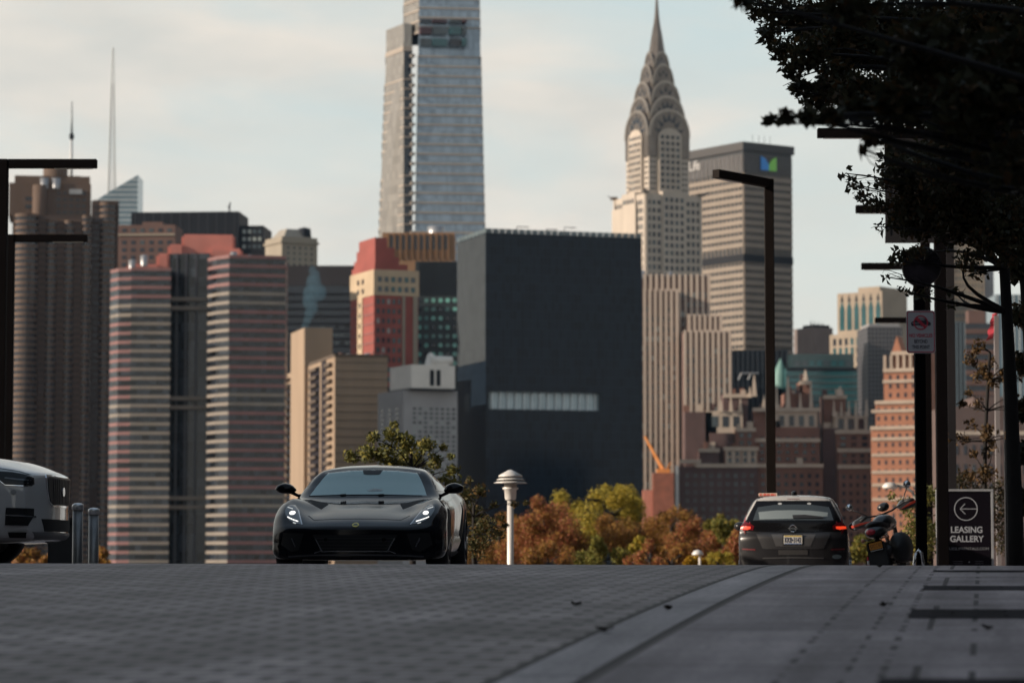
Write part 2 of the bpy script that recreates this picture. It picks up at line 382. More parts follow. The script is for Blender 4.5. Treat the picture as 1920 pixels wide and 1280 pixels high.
# ---- brown apartment tower with rounded bays
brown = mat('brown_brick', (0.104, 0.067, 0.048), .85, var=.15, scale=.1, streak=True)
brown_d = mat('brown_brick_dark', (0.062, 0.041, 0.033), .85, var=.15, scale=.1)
metal_g = mat('roof_metal', (0.294, 0.294, 0.301), .4, .6, var=.15, scale=.2)
B = Bld('apartment_tower', 'brown brick apartment tower with rounded window bays behind the two street lamps at the edge', 1350, 20, 8)
uw = B.u(168); zt = B.z(402)
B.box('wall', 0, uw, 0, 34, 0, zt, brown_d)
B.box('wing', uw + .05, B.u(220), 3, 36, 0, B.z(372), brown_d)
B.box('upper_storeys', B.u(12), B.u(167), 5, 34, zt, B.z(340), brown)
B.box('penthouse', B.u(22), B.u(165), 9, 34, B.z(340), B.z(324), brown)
B.left = 26
B.windows('front', B.u(100), B.u(160), B.z(400), B.z(352), 5, 4, .6, .45, [glass_dark], off=5)
B.windows('front', B.u(40), B.u(60), B.z(392), B.z(362), 1, 2, .7, .45, [glass_dark], off=5)
B.left = 78
MB().lathe([(0, B.z(292)), (4, B.z(292)), (5.6, B.z(296)), (5.6, B.z(326))], 20, (B.u(99), 14, 0)).build('water_tank', brown, B.root, True)
MB().lathe([(0, B.z(344)), (3.2, B.z(344)), (3.2, zt)], 16, (B.u(70), 4.8, 0)).build('stair_turret', brown, B.root, True)
for a, b_ in ((70, 88), (90, 112)): MB().lathe([(0, B.z(330)), (2.1, B.z(330)), (2.1, B.z(350))], 14, (B.u((a + b_) / 2), 6, 0)).build('roof_drum', metal_g, B.root, True)
B.box('roof_vent', B.u(126), B.u(150), 3.6, 4.9, B.z(360), B.z(351), metal_g)
fh = 11.6 / 4.15; nf = int((zt - 6) / fh)
for (a, b_, top) in ((24, 70, 402), (83, 104, 412), (118, 136, 412), (151, 168, 402), (184, 214, 376)):
    u0, u1 = B.u(a), B.u(b_); r = (u1 - u0) / 2; c = (u0 + u1) / 2; h = B.z(top); v0 = 3 if a > 170 else 0
    k = MB().lathe([(r * .93, 0), (r * .93, h - 1)], 14, (c, v0, 0), a0=PI, a1=2 * PI).build('bay_window', glass_dark, B.root, True)
    q = MB(); z = h
    while z > 4:
        q.lathe([(0, z), (r, z), (r, z - fh * .52), (0, z - fh * .52)], 12, (c, v0, 0), a0=PI, a1=2 * PI); z -= fh
    q.build('bay_banding', brown, k)
B.floors('front', 0, uw, zt - nf * fh, zt, nf, .3, .25, brown)
B.windows('front', uw + 1, B.u(183), 40, B.z(378), 3, 44, .55, .5, WDK, off=3)
B.done()

# ---- pair of striped towers
pink = mat('pink_banding', (0.190, 0.095, 0.090), .75, var=.12, scale=.2)
cream = mat('cream_banding', (0.195, 0.168, 0.142), .75, var=.12, scale=.2)
terra = mat('terracotta_wall', (0.460, 0.170, 0.135), .8, var=.12, scale=.12)
core_g = gridglass('tower_glass', (.016, .020, .026), 2.1, 3.05, (.010, .011, .014), .15, .12, var=.95)
B = Bld('striped_tower', 'pair of joined apartment towers striped in pink and cream with dark glass centre', 985, 318, 6)
def plan(pts): return [B.loc(px, 760, 985 + dd) for px, dd in pts]
wings = [(plan([(205, 6), (220, 0), (243, -1), (243.5, -3), (318, -2), (318, 30), (207, 34)]), [(205, 520), (240, 490)], 'L'),
         (plan([(388, -3), (404, -9), (428, -14), (534, -10), (538, 30), (388, 30)]), None, 'R')]
fh = 17.1 / F * 985
for pl, _, wside in wings:
    zt = ZA(503 if wside == 'L' else 486, 985) - ZG
    MB().prism(pl, pl, 0, zt).build('glass_wall', core_g, B.root)
    cx = sum(p[0] for p in pl) / len(pl); cy = sum(p[1] for p in pl) / len(pl)
    big = [(cx + (p[0] - cx) * 1.008, cy + (p[1] - cy) * 1.014) for p in pl]
    n = int(zt / fh)
    for i in range(n):
        z = zt - i * fh
        if i < 4: sd = [0] * len(pl)
        elif i in (4, 5, 15, 16, 26, 27): sd = [1] * len(pl)
        elif wside == 'L': sd = [0, 0, 0, 1, 0, 0, 0]
        else: sd = [1, 1, 0, 0, 0, 0]
        MB().prism(big, big, z - fh * .36, z, 0, sd).build('floor_band', [pink, cream], B.root)
zt = ZA(475, 985) - ZG
pc = plan([(314, 10), (392, 8), (392, 30), (314, 30)]); MB().prism(pc, pc, 0, ZA(470, 985) - ZG).build('stair_core', core_g, B.root)
for px in (330, 347, 366, 384):
    p0 = B.loc(px, 760, 985 + 9); MB().box(p0[0] - .35, p0[0] + .35, p0[1] - .7, p0[1] + .4, 0, ZA(470, 985) - ZG).build('mullion', mat('mullion_grey', (0.050, 0.050, 0.060), .5), B.root)
for i in (4, 5, 15, 16, 26, 27):
    z = ZA(486, 985) - ZG - i * fh
    p0, p1 = B.loc(318, 760, 985 + 6), B.loc(388, 760, 985 + 6)
    MB().box(p0[0], p1[0], p0[1] - .3, p0[1] + 3, z - fh * .42, z).build('linking_band', cream, B.root)
for a, b_, t, dd in ((237, 300, 492, 4), (293, 318, 470, 8), (314, 345, 450, 12), (340, 441, 430, 14), (392, 455, 458, 12), (440, 470, 470, 12)):
    p0, p1 = B.loc(a, 500, 985 + dd), B.loc(b_, 500, 985 + dd)
    MB().box(p0[0], p1[0], p0[1], p0[1] + 16, ZA(505, 985) - ZG, ZA(t, 985) - ZG).build('penthouse', terra, B.root, bevel=.8)
for px, py in ((270, 476), (438, 470), (468, 476), (248, 485)):
    p0 = B.loc(px, 500, 987); MB().lathe([(0, ZA(py, 985) - ZG), (1.2, ZA(py + 2, 985) - ZG), (1.2, ZA(py + 22, 985) - ZG)], 10, (*p0, 0)).build('roof_vent', metal_g, B.root, True)

# ---- low dark slab block and brown block behind the striped towers
slate = mat('slate_cladding', (.008, .0095, .014), .6, var=.15, scale=.1, spec=.2)
B = Bld('office_slab', 'long dark slate office slab with a flat roof rising behind the pink rooftops', 1500, 243, -4)
B.box('wall', 0, B.u(446), 0, 30, 0, B.z(398), slate)
for i in range(12): B.slab('cladding_seam', 'front', B.u(243 + 17 * i + 8) - .15, B.u(243 + 17 * i + 8) + .15, B.z(490), B.z(399), .15, mat('seam_dark', (.03, .032, .04), .6))
B.box('plant_room', B.u(447), B.u(491), 2, 30, 0, B.z(424), slate)
MB().tube([(B.u(426), 2, B.z(404)), (B.u(428), 2, B.z(380))], .35).tube([(B.u(430), 2, B.z(404)), (B.u(424), 2, B.z(386))], .25).build('antenna', slate, B.root)
B.windows('front', B.u(450), B.u(489), B.z(470), B.z(428), 4, 3, .6, .5, [glass_mid, glass_pale], off=2)
B.done()
rb = mat('red_brown_brick', (0.108, 0.061, 0.050), .85, var=.15, scale=.1)
stone_l = mat('limestone', (0.262, 0.226, 0.178), .85, var=.12, scale=.1, streak=True)
B = Bld('brick_apartment_block', 'reddish brown brick block half hidden between the brown tower and the striped towers', 1250, 219, -3)
B.box('wall', 0, B.u(326), 0, 20, 0, B.z(422), rb)
B.slab('cornice', 'front', 0, B.u(326), B.z(442), B.z(439), .6, stone_l)
B.box('roof_house', B.u(262), B.u(300), 3, 14, B.z(422), B.z(415), rb)
B.windows('front', B.u(222), B.u(324), B.z(545), B.z(448), 6, 7, .5, .5, WDK)
B.windows('front', B.u(222), B.u(324), B.z(438), B.z(426), 6, 1, .5, .5, WIN)
B.done()

# ---- glass wedge and its mast
gblue = mat('blue_curtain_wall', (0.120, 0.170, 0.200), .15, .35, var=.15, scale=.05)
white_trim = mat('pale_trim', (.45, .46, .46), .5, var=.1)
B = Bld('glass_wedge_tower', 'pale blue glass tower with a slanted wedge top and a tall lattice mast', 2100, 188, 0)
pts = [(B.u(170), 0), (B.u(255), 0), (B.u(255), B.z(328)), (B.u(190), B.z(367)), (B.u(170), B.z(380))]
MB().ext(pts, 0, 30).build('glass_wall', gblue, B.root)
for i in range(18):
    py = 336 + i * 9.5; a = max(170, 190 + (367 - py) * 65 / 39) if py < 367 else 171
    if a < 253: B.slab('floor_line', 'front', B.u(a + 1), B.u(255), B.z(py + 1.6), B.z(py), .2, white_trim)
q = MB(); zb, ztp, c0 = B.z(400), B.z(86), B.u(203)
steel = mat('mast_steel', (0.192, 0.210, 0.216), .5, .3)
for i in range(46):
    f0, f1 = i / 46, (i + 1) / 46; r0, r1 = 2.4 * (1 - f0) ** .8 + .25, 2.4 * (1 - f1) ** .8 + .25; z0, z1 = zb + (ztp - zb) * f0, zb + (ztp - zb) * f1
    for sx, sy in ((-1, -1), (1, -1), (1, 1), (-1, 1)):
        q.tube([(c0 + sx * r0, 8 + sy * r0, z0), (c0 + sx * r1, 8 + sy * r1, z1)], .26, 4)
        if f0 < .78: q.tube([(c0 + sx * r0, 8 + sy * r0, z0), (c0 + (-sx if sx * sy > 0 else sx) * r1, 8 + (sy if sx * sy > 0 else -sy) * r1, z1)], .16, 4)
q.build('mast', steel, B.root)
B = Bld('broadcast_tower', 'slim tower top with a thin white broadcast antenna rising beyond the brown apartment tower', 1900, 104, 0)
B.box('wall', 0, B.u(146), 0, 26, 0, B.z(330), brown_d)
c0 = B.u(125)
MB().tube([(c0, 10, B.z(335)), (c0, 10, B.z(258))], [1.1, .9]).build('antenna_base', white_trim, B.root, True)
MB().lathe([(1.1, B.z(258)), (1.6, B.z(254)), (1.6, B.z(249)), (1, B.z(246))], 10, (c0, 10, 0)).build('antenna_collar', slate, B.root, True)
MB().tube([(c0, 10, B.z(247)), (c0, 10, B.z(222)), (c0, 10, B.z(186))], [.8, .6, .3]).build('antenna', steel, B.root, True)

# ---- tan stone tower with a chamfered hat
B = Bld('stone_tower', 'tan stone tower with a dark cap rising above the wide dark office block', 1450, 527, 30)
zc = B.z(443)
B.box('wall', 0, B.u(594), 0, B.v(496), 0, zc, stone_l)
B.box('cornice', -.7, B.u(594) + .7, -.7, B.v(496) + .7, B.z(455), B.z(451), stone_l)
uu, vv = B.u(592), B.v(499)
MB().prism([(2, 2), (uu - 1, 2), (uu - 1, vv), (2, vv)], [(5, 5), (uu - 5, 5), (uu - 5, vv - 4), (5, vv - 4)], zc, B.z(426)).build('roof', mat('cap_stone', (.26, .235, .2), .8), B.root)
MB().lathe([(0, B.z(421)), (3, B.z(424)), (3.4, B.z(440))], 12, (B.u(578), 5, 0)).build('roof_tank', slate, B.root, True)
B.windows('front', 2, uu - 1, B.z(500), B.z(458), 5, 4, .3, .45, WDK); B.done()

# ---- wide dark office block
B = Bld('office_block', 'wide dark glass office block with a plain purple brown top behind the smoke plume', 1300, 520, 0)
zt = B.z(498)
B.box('wall', 0, B.u(664), 0, 40, 0, B.z(535), glass_dark)
B.box('top_storey', -.3, B.u(664) + .3, -.3, 40, B.z(535), zt, mat('plum_cladding', (0.015, 0.012, 0.015), .7, var=.15, scale=.1))
B.floors('front', 0, B.u(664), B.z(735), B.z(540), 14, .35, .2, slate)
B.windows('front', B.u(590), B.u(655), B.z(650), B.z(606), 7, 3, .8, .28, [glass_mid, slate, glass_dark]); B.done()

# ---- red and cream tower with stepped crown
red_l = mat('red_brick', (0.244, 0.061, 0.049), .8, var=.14, scale=.15)
cream_w = mat('cream_wall', (0.408, 0.313, 0.211), .8, var=.1, scale=.12)
B = Bld('stepped_tower', 'red and cream apartment tower with a stepped red crown beside the black tower', 1250, 701, 22)
uw, vd = B.u(784), B.v(657); zc, zr = B.z(505), B.z(553)
B.box('lower_wall', 0, uw, 0, vd, 0, zr, red_l)
B.box('cream_storeys', -.25, uw + .25, -.25, vd + .25, zr, zc, cream_w)
for k, (a, b_, t, dd) in enumerate(((0.3, .76, 494, .4), (.8, .58, 480, 2), (1.2, .50, 462, 4), (1.6, .36, 443, 6))):
    B.box('crown_step', a, uw * b_, dd * .6, vd - dd, zc + k * .02, B.z(t), red_l)
B.slab('corner_pier', 'front', uw - 7.2, uw - 6, 0, zr, .5, stone_l); B.slab('corner_pier', 'front', uw - 2.4, uw - .4, 0, zr, .5, stone_l)
B.slab('corner_pier', 'left', vd * .46, vd * .66, 0, zr - .1, .5, cream_w)
for i in range(16):
    z = zr - 4 - i * 4.05; B.slab('string_course', 'left', 0, vd, z, z + .5, .3, pink)
B.windows('front', 1, uw - 1, zr + .6, zc - 2, 6, 2, .62, .55, [glass_mid, glass_teal, glass_mid], off=-.25)
B.windows('left', vd * .35, vd * .75, zr + .6, zc - 2, 2, 2, .4, .5, WDK, off=-.25)
B.windows('front', .6, uw - 7.4, zr - 66, zr - .5, 5, 16, .5, .5, [glass_dark, glass_mid, glass_dark, glass_pale, glass_teal])
B.windows('left', vd * .5, vd * .62, zr - 66, zr - 1, 1, 15, .5, .45, WDK, off=-.5)
B.done()

# ---- dark block with round lit windows
B = Bld('office_tower', 'dark office tower with rows of round teal windows under a blank ribbed top', 1350, 778, 0)
B.box('wall', 0, B.u(868), 0, 30, 0, B.z(490), mat('dark_teal_wall', (0.014, 0.020, 0.022), .5, var=.2, scale=.1))
B.piers('front', B.u(786), B.u(866), B.z(553), B.z(491), 16, .5, .35, slate, name='rib')
w0 = None
lit = [mat('lit_teal_pane', (.13, .33, .28), .15, var=.3, scale=.3), mat('lit_teal_pane_dim', (.07, .16, .15), .15, var=.3, scale=.3), glass_dark]  # light in the panes painted as a brighter teal base colour
for k in range(8):
    for i in range(6):
        m = random.choice(lit + lit[:2]); px = 786 + i * 13.3; py = 563 + k * 16.8
        MB().lathe([(0, -.15), (1.05, -.15), (1.05, .1)], 12, (B.u(px), 0, B.z(py)), axis='y').build('round_window', m, B.root)

# ---- orange brown block with slotted top
ochre = mat('ochre_brick', (0.217, 0.121, 0.064), .85, var=.15, scale=.1)
B = Bld('ochre_tower', 'ochre brick tower whose top storey has tall dark slots behind the red stepped crown', 1600, 716, 0)
B.box('wall', 0, B.u(852), 0, 30, 0, B.z(436), ochre)
for i in range(10): B.slab('slot_window', 'front', B.u(731 + i * 11.3), B.u(731 + i * 11.3 + 5.5), B.z(468), B.z(441), .1, glass_dark)
for i in range(11): B.slab('buttress', 'front', B.u(726 + i * 11.3), B.u(726 + i * 11.3 + 2.2), B.z(486), B.z(438), .8, ochre)
MB().lathe([(0, B.z(419)), (4.5, B.z(422)), (4.5, B.z(437))], 16, (B.u(816), 8, 0)).build('water_tank', metal_g, B.root, True)

# ---- tan block with balconies
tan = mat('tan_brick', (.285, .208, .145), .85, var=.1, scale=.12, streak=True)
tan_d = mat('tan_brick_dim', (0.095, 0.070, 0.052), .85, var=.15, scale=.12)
B = Bld('tan_apartment_block', 'tan apartment block with a blank end wall, balconies and a square lift tower', 1050, 628, 14)
uw, vd = B.u(727), B.v(528); zt = B.z(668)
B.box('wall', 0, uw, 0, vd, 0, zt, tan)
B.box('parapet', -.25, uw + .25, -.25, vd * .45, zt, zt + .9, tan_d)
v0, v1 = B.v(628 - 68), B.v(628 - 45)
B.box('lift_tower', -1.5, 9, v0 * .72, v0 * 1.12, 0, B.z(622, 0, v0), tan)
for i in range(int(zt / 2.9)):
    z = zt - 2.2 - i * 2.9; B.slab('blockwork_line', 'front', 0, uw, z, z + .25, .04, tan_d)
for k, (a, b_) in enumerate(((528, 546), (549, 562), (582, 600), (603, 612))):
    va, vb = B.v(b_), B.v(a)
    B.slab('recess', 'left', va, vb, 0, B.z(690 - k * 7), .15, glass_dark)
for (a, b_) in ((530, 545), (583, 598), (612, 624)):
    va, vb = B.v(b_), B.v(a)
    for i in range(26):
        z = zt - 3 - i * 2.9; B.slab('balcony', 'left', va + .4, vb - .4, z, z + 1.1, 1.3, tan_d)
for i in range(6): MB().lathe([(0, 1.6), (1, 1.5), (1, 0)], 10, (3 + i * 3.1, 4 + (i % 3) * 2, zt)).build('roof_vent', metal_g if i % 2 else rb, B.root, True)

# ---- white block
white_c = mat('white_concrete', (0.580, 0.550, 0.510), .8, var=.08, scale=.15)
grey_c = mat('grey_concrete', (0.260, 0.255, 0.260), .8, var=.1, scale=.15)
B = Bld('white_block', 'pale grey block with a sunlit white plant storey just left of the black tower', 1000, 771, 24)
uw, vd = B.u(853), B.v(731)
z2 = B.z(727)
B.box('lower_wall', -2, B.u(862), 2, vd + 6, 0, z2 - .6, grey_c)
B.box('plant_storey', 0, uw, 0, vd, z2, B.z(683), white_c)
B.box('ledge', -.4, uw + .4, -.4, vd + .4, z2 - .6, z2, slate)
B.slab('louvre', 'front', B.u(806), B.u(814), B.z(722), B.z(692), .1, slate); B.slab('louvre', 'front', B.u(818), B.u(826), B.z(722), B.z(692), .1, slate)
B.windows('front', 1, B.u(860), 30, z2 - 6, 8, 18, .55, .5, [glass_dark, glass_mid, glass_mid, glass_pale], off=2)
B.windows('left', 4, vd + 5, 30, z2 - 6, 3, 18, .4, .5, WDK, off=-2)
MB().lathe([(0, -4), (1.5, -4), (1.5, 4), (0, 4)], 14, (B.u(837), 5, B.z(672)), axis='x').build('roof_tank', white_c, B.root, True)
MB().lathe([(0, 5), (1.2, 4), (2.2, 0)], 12, (B.u(820), 6, B.z(684))).build('roof_cowl', white_c, B.root, True)
B.box('roof_house', B.u(826), B.u(850), 4, 9, B.z(683), B.z(675), white_c); B.done()

# ---- the black glass tower
blk = gridglass('black_curtain_wall', (.007, .0125, .021), 1.5, 3.4, (.020, .034, .050), spec=.16, var=.3)
refl = gridglass('sky_sheen_glass', (.085, .098, .108), 1.5, 3.4, (.05, .057, .065), .1, .05, .3, .12)  # paler base colour carries the sky mirrored in the upper side
B = Bld('black_glass_tower', 'tall black glass tower with a lit recessed band two thirds of the way down', 1100, 911, 18)
uw, vd = B.u(1204), B.v(857); zt = B.z(436); za, zb = B.z(733), B.z(766); ua, ub = B.u(917), B.u(1126)
B.box('lower_wall', 0, uw, 0, vd, 0, zb, blk)
B.box('upper_wall', 0, uw, 0, vd, za, zt, blk)
B.box('recessed_band', ua, ub, 2.5, vd - 2, zb, za, mat('lit_band_glass', (.34, .42, .46), .25, .2, var=.15, scale=.3))
B.box('band_end', ub + .02, uw, 0, vd, zb, za, blk); B.box('band_end', 0, ua - .02, 0, vd, zb, za, blk)
for i in range(14): B.box('band_column', ua + (ub - ua) * (i + .5) / 14 - .25, ua + (ub - ua) * (i + .5) / 14 + .25, 1.6, 2.4, zb, za, mat('band_column', (.55, .6, .62), .4))
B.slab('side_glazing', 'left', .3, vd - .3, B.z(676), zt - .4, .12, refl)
B.slab('side_window', 'left', vd * .55, vd * .72, zb, za, .15, glass_mid)
for i in range(24):
    a = uw * (i + .5) / 24; B.box('roof_screen_fin', a - 1.1, a + 1.1, -.02, .5, zt, B.z(428), mat('roof_screen', (.10, .13, .14), .4, var=.3, scale=.05))
for i in range(8): B.box('roof_screen_fin', -.02, .5, vd * (i + .1) / 8, vd * (i + .9) / 8, zt, B.z(428), MATS['roof_screen'])
for px, py in ((985, 417), (1040, 420), (1075, 415)): MB().tube([(B.u(px), 10, zt), (B.u(px), 10, B.z(py)), (B.u(px + 22), 10, B.z(py))], .18, 5).build('roof_rail', slate, B.root)

# ---- stainless art deco tower
deco_w = mat('deco_brick', (0.414, 0.356, 0.297), .8, var=.08, scale=.2, streak=True)
deco_s = mat('deco_steel', (0.150, 0.130, 0.115), .38, .75, var=.25, scale=.5, streak=True)
B = Bld('art_deco_tower', 'stone art deco skyscraper with arched stainless steel crown and needle spire', 1670, 1234, 27)
pm = F / 1670.0
a0 = 18.0; za = B.z(372)
B.box('lower_shaft', -a0, a0, -a0, a0, 0, za, deco_w)
a1 = 12.9
B.box('upper_shaft', -a1, a1, -a1, a1, za, B.z(262), deco_w)
for face in ('front', 'left'):
    bay = [(-7.4, za)] + [(-7.4 * math.cos(PI * i / 14), B.z(264) + (B.z(247) - B.z(264)) * math.sin(PI * i / 14)) for i in range(15)] + [(7.4, za)]
    MB().ext(bay, -a1 - 1.6, 0, axis='y' if face == 'front' else 'x').build('arched_bay', deco_w, B.root)
    B.slab('centre_bay', face, -7.4, 7.4, 0, za + 1.5, .8, deco_w, off=-a0, inn=5.6)
    B.windows(face, -6.6, 6.6, za + 3, B.z(258), 4, 9, .60, .56, [glass_dark, glass_dark, glass_dark, glass_mid], off=-a1 - 1.6)
    B.windows(face, -6.6, 6.6, B.z(530), za - 1, 4, 11, .60, .60, [glass_dark, glass_dark, glass_dark, glass_mid], off=-a0 - .8)
    for k in range(5): B.slab('bay_pier', face, -6.6 + k * 3.3 - .45, -6.6 + k * 3.3 + .45, za, B.z(272), .35, deco_w, off=-a1 - 1.6)
    for sd in (-1, 1):
        B.windows(face, sd * 10.2 - 2, sd * 10.2 + 2, za + 2, B.z(285), 2, 8, .5, .5, [glass_dark], off=-a1)
        B.windows(face, sd * 12.6 - 4.8, sd * 12.6 + 4.8, B.z(530), B.z(380), 3, 10, .62, .6, [glass_dark, glass_dark, glass_mid], off=-a0)
        B.slab('corner_pier', face, sd * 17.2 - .8, sd * 17.2 + .8, 0, za, .5, deco_w, off=-a0)
B.box('corner_block', -a0 - 1.4, -a0 + 9, -a0 + 9, a0, 0, B.z(392), deco_w)
for k in range(12): B.slab('string_course', 'front', -a0, a0, B.z(384 + k * 14.6), B.z(384 + k * 14.6) + .35, .16, deco_w, off=-a0)
tiers = [(13.0, 262, 212), (11.2, 236, 186), (9.4, 206, 157), (7.0, 172, 124), (5.2, 142, 100)]
for i, (a, p0, p1) in enumerate(tiers):
    for ax in ('y', 'x'):
        z0, z1 = B.z(p0), B.z(p1)
        prof = [(-a, B.z(300))] + [(-a * math.cos(PI * k / 18), z0 + (z1 - z0) * math.sin(PI * k / 18) ** .85) for k in range(19)] + [(a, B.z(300))]
        ex = a + .5 - i * .12 if ax == 'y' else a + .44 - i * .12
        MB().ext(prof, -ex, ex, axis=ax).build('crown_arch', deco_s, B.root)
        rib = []
        for sc in (1.03, .93): rib.append([(-a * sc * math.cos(PI * k / 18), z0 + (z1 - z0) * sc * math.sin(PI * k / 18) ** .85) for k in range(19)])
        MB().ext(rib[0] + rib[1][::-1], -ex - .35, -ex + .1, axis=ax).build('arch_rib', mat('bright_steel', (0.270, 0.240, 0.210), .35, .7, var=.1), B.root)
        nt_ = 7 if i < 2 else 5
        for k in range(nt_):
            th = PI * (k + .7) / (nt_ + .4); rr = .60; hh = .27
            cxx, czz = -a * rr * math.cos(th), z0 + (z1 - z0) * (.72 if i else .74) * math.sin(th)
            dxx, dzz = -math.cos(th), math.sin(th) * 1.2; l = math.hypot(dxx, dzz); dxx, dzz = dxx / l, dzz / l; w = a * .115; hgt = a * .20
            if czz < z0 + 1: continue
            tri = [(cxx + dxx * hgt, czz + dzz * hgt), (cxx - dxx * hgt + dzz * w, czz - dzz * hgt - dxx * w), (cxx - dxx * hgt - dzz * w, czz - dzz * hgt + dxx * w)]
            MB().ext(tri, -ex - .12, -ex + .1, axis=ax).build('triangular_window', glass_dark, B.root)
sp = [(6.6, 128), (5.4, 112), (4.6, 98), (3.1, 67), (1.9, 46), (1.3, 30), (.85, 10), (.6, -5), (.2, -50)]
q = MB()
for (r0, p0), (r1, p1) in zip(sp, sp[1:]):
    pb = [(r0 * math.cos(PI / 4 * k + .39), r0 * math.sin(PI / 4 * k + .39)) for k in range(8)]; pt = [(r1 * math.cos(PI / 4 * k + .39), r1 * math.sin(PI / 4 * k + .39)) for k in range(8)]
    q.prism(pb, pt, B.z(p0), B.z(p1))
q.build('spire', deco_s, B.root)
for sx, sy in ((-1, -1), (1, -1), (-1, 1)):
    MB().box(sx * a0 - 1.6, sx * a0 + 1.6, sy * a0 - 1.6, sy * a0 + 1.6, za, za + 1.6).add([(sx * (a0 + 1) - 1, sy * (a0 + 1) - 1, za + 1), (sx * (a0 + 1) + 1, sy * (a0 + 1) - 1, za + 1), (sx * (a0 + 3.6), sy * (a0 + 3.6), za + 2.6), (sx * (a0 + 1), sy * (a0 + 1) + 1, za + 2)], [(0, 1, 2), (1, 3, 2), (3, 0, 2), (0, 3, 1)]).build('gargoyle', deco_s, B.root)
B.done()

# ---- white ribbed tower in front of it
news_w = mat('white_brick', (0.486, 0.389, 0.316), .8, var=.08, scale=.2, streak=True)
news_b = mat('spandrel_brick', (0.108, 0.066, 0.059), .8, var=.3, scale=.25)
B = Bld('ribbed_tower', 'pale tower of tall white brick ribs stepping down beside the black tower', 1250, 1196, 3)
def ribbed(a, b_, top, v0, dep):
    u0, u1 = B.u(a, v=v0), B.u(b_, v=v0); zt = B.z(top, 0, v0)
    B.box('wall', u0, u1, v0, v0 + dep, 0, zt, news_b)
    n = int(round((b_ - a) / 11.6)) + 1
    B.piers('front', u0 + .6, u1 - .6, 0, zt + .8, n, 1.2, .7, news_w, off=v0)
    c = (u1 - u0) / (n - 1)
    B.windows('front', u0 + .6, u1 - .6, zt - 88, zt - 6, n - 1, 20, .5, .55, [glass_dark, glass_mid, glass_dark, news_b, news_b, glass_pale], off=v0)
ribbed(1196, 1332, 517, 12, 25); ribbed(1290, 1354, 592, 6, 20); ribbed(1282, 1371, 622, 0, 18); ribbed(1196, 1272, 545, 8, 10)
MB().lathe([(0, 4), (1.3, 3), (1.6, 0)], 12, (B.u(1210), 13, B.z(517))).build('roof_cowl', metal_g, B.root, True)
MB().tube([(B.u(1255), 13, B.z(517)), (B.u(1268), 13, B.z(506))], [1.2, 1.5]).build('roof_cowl', metal_g, B.root, True)
B.done()

# ---- broad office slab with roof sign
conc = mat('warm_concrete', (0.220, 0.182, 0.148), .8, var=.08, scale=.1)
B = Bld('office_tower', 'broad concrete office tower with a blue and green emblem on its dark top band', 1735, 1396, 35)
uw, vd = B.u(1487), B.v(1240); zt = B.z(268)
B.box('wall', 0, uw, 0, vd, 0, zt - 3, mat('tower_core', (0.020, 0.022, 0.026), .4, var=.2, scale=.1))
for face, a in (('front', uw), ('left', vd)):
    z1, z0 = B.z(322), B.z(660); n = 24; h = (z1 - z0) / n
    for i in range(n):
        z = z0 + i * h
        if i in (13,): continue
        B.slab('spandrel', face, 0, a, z, z + h * .56, .5, conc)
    B.piers(face, .5, a - .5, B.z(660), B.z(322), 16 if face == 'front' else 22, .55, .45, conc)
    B.slab('mechanical_band', face, -.3, a + .3, B.z(490), B.z(476), .6, slate)
    B.slab('sign_band', face, 0, a, B.z(321), B.z(288), .3, mat('sign_band', (0.050, 0.048, 0.050), .6, var=.2, scale=.1))
    B.piers(face, 1, a - 1, B.z(321), B.z(288), 20, .4, .6, mat('louvre_fin', (0.147, 0.133, 0.126), .6), name='louvre_fin')
B.box('roof', -1.2, uw + 1.2, -1.2, vd + 1.2, B.z(282), B.z(266), mat('roof_band', (0.036, 0.033, 0.033), .6))
ux = B.u(1427); uy = B.u(1456); zz0, zz1 = B.z(319, 12), B.z(293, 12); um = (ux + uy) / 2
e = MB().ext([(ux, zz1), (ux + (um - ux) * .55, zz1 - 1.2), (um, (zz0 + zz1) / 2 - .6), (um, zz0), (ux, zz0)], -1.3, -.6).build('emblem', mat('emblem_blue', (.02, .22, .62), .4, var=.05), B.root); e['label'] = 'blue half of the roof emblem'
e = MB().ext([(uy, zz1), (uy - (uy - um) * .5, zz1 - 1.2), (um + .05, (zz0 + zz1) / 2 - .6), (um + .05, zz0), (uy, zz0)], -1.3, -.6).build('emblem', mat('emblem_green', (.20, .55, .08), .4, var=.05), B.root); e['label'] = 'green half of the roof emblem'
va, vb = B.v(1317), B.v(1273)
lettering('MetLife', vb - va, 6.0, (-1.1, (va + vb) / 2, B.z(313, 0, (va + vb) / 2)), (R(90), 0, R(-90)), mat('roof_sign_grey', (.42, .41, .40), .5, var=.03), B.root, weight=.01)
for px in (1430, 1442, 1452, 1463): MB().tube([(B.u(px), 8, B.z(268)), (B.u(px), 8, B.z(246))], .15, 4).build('roof_mast', slate, B.root)

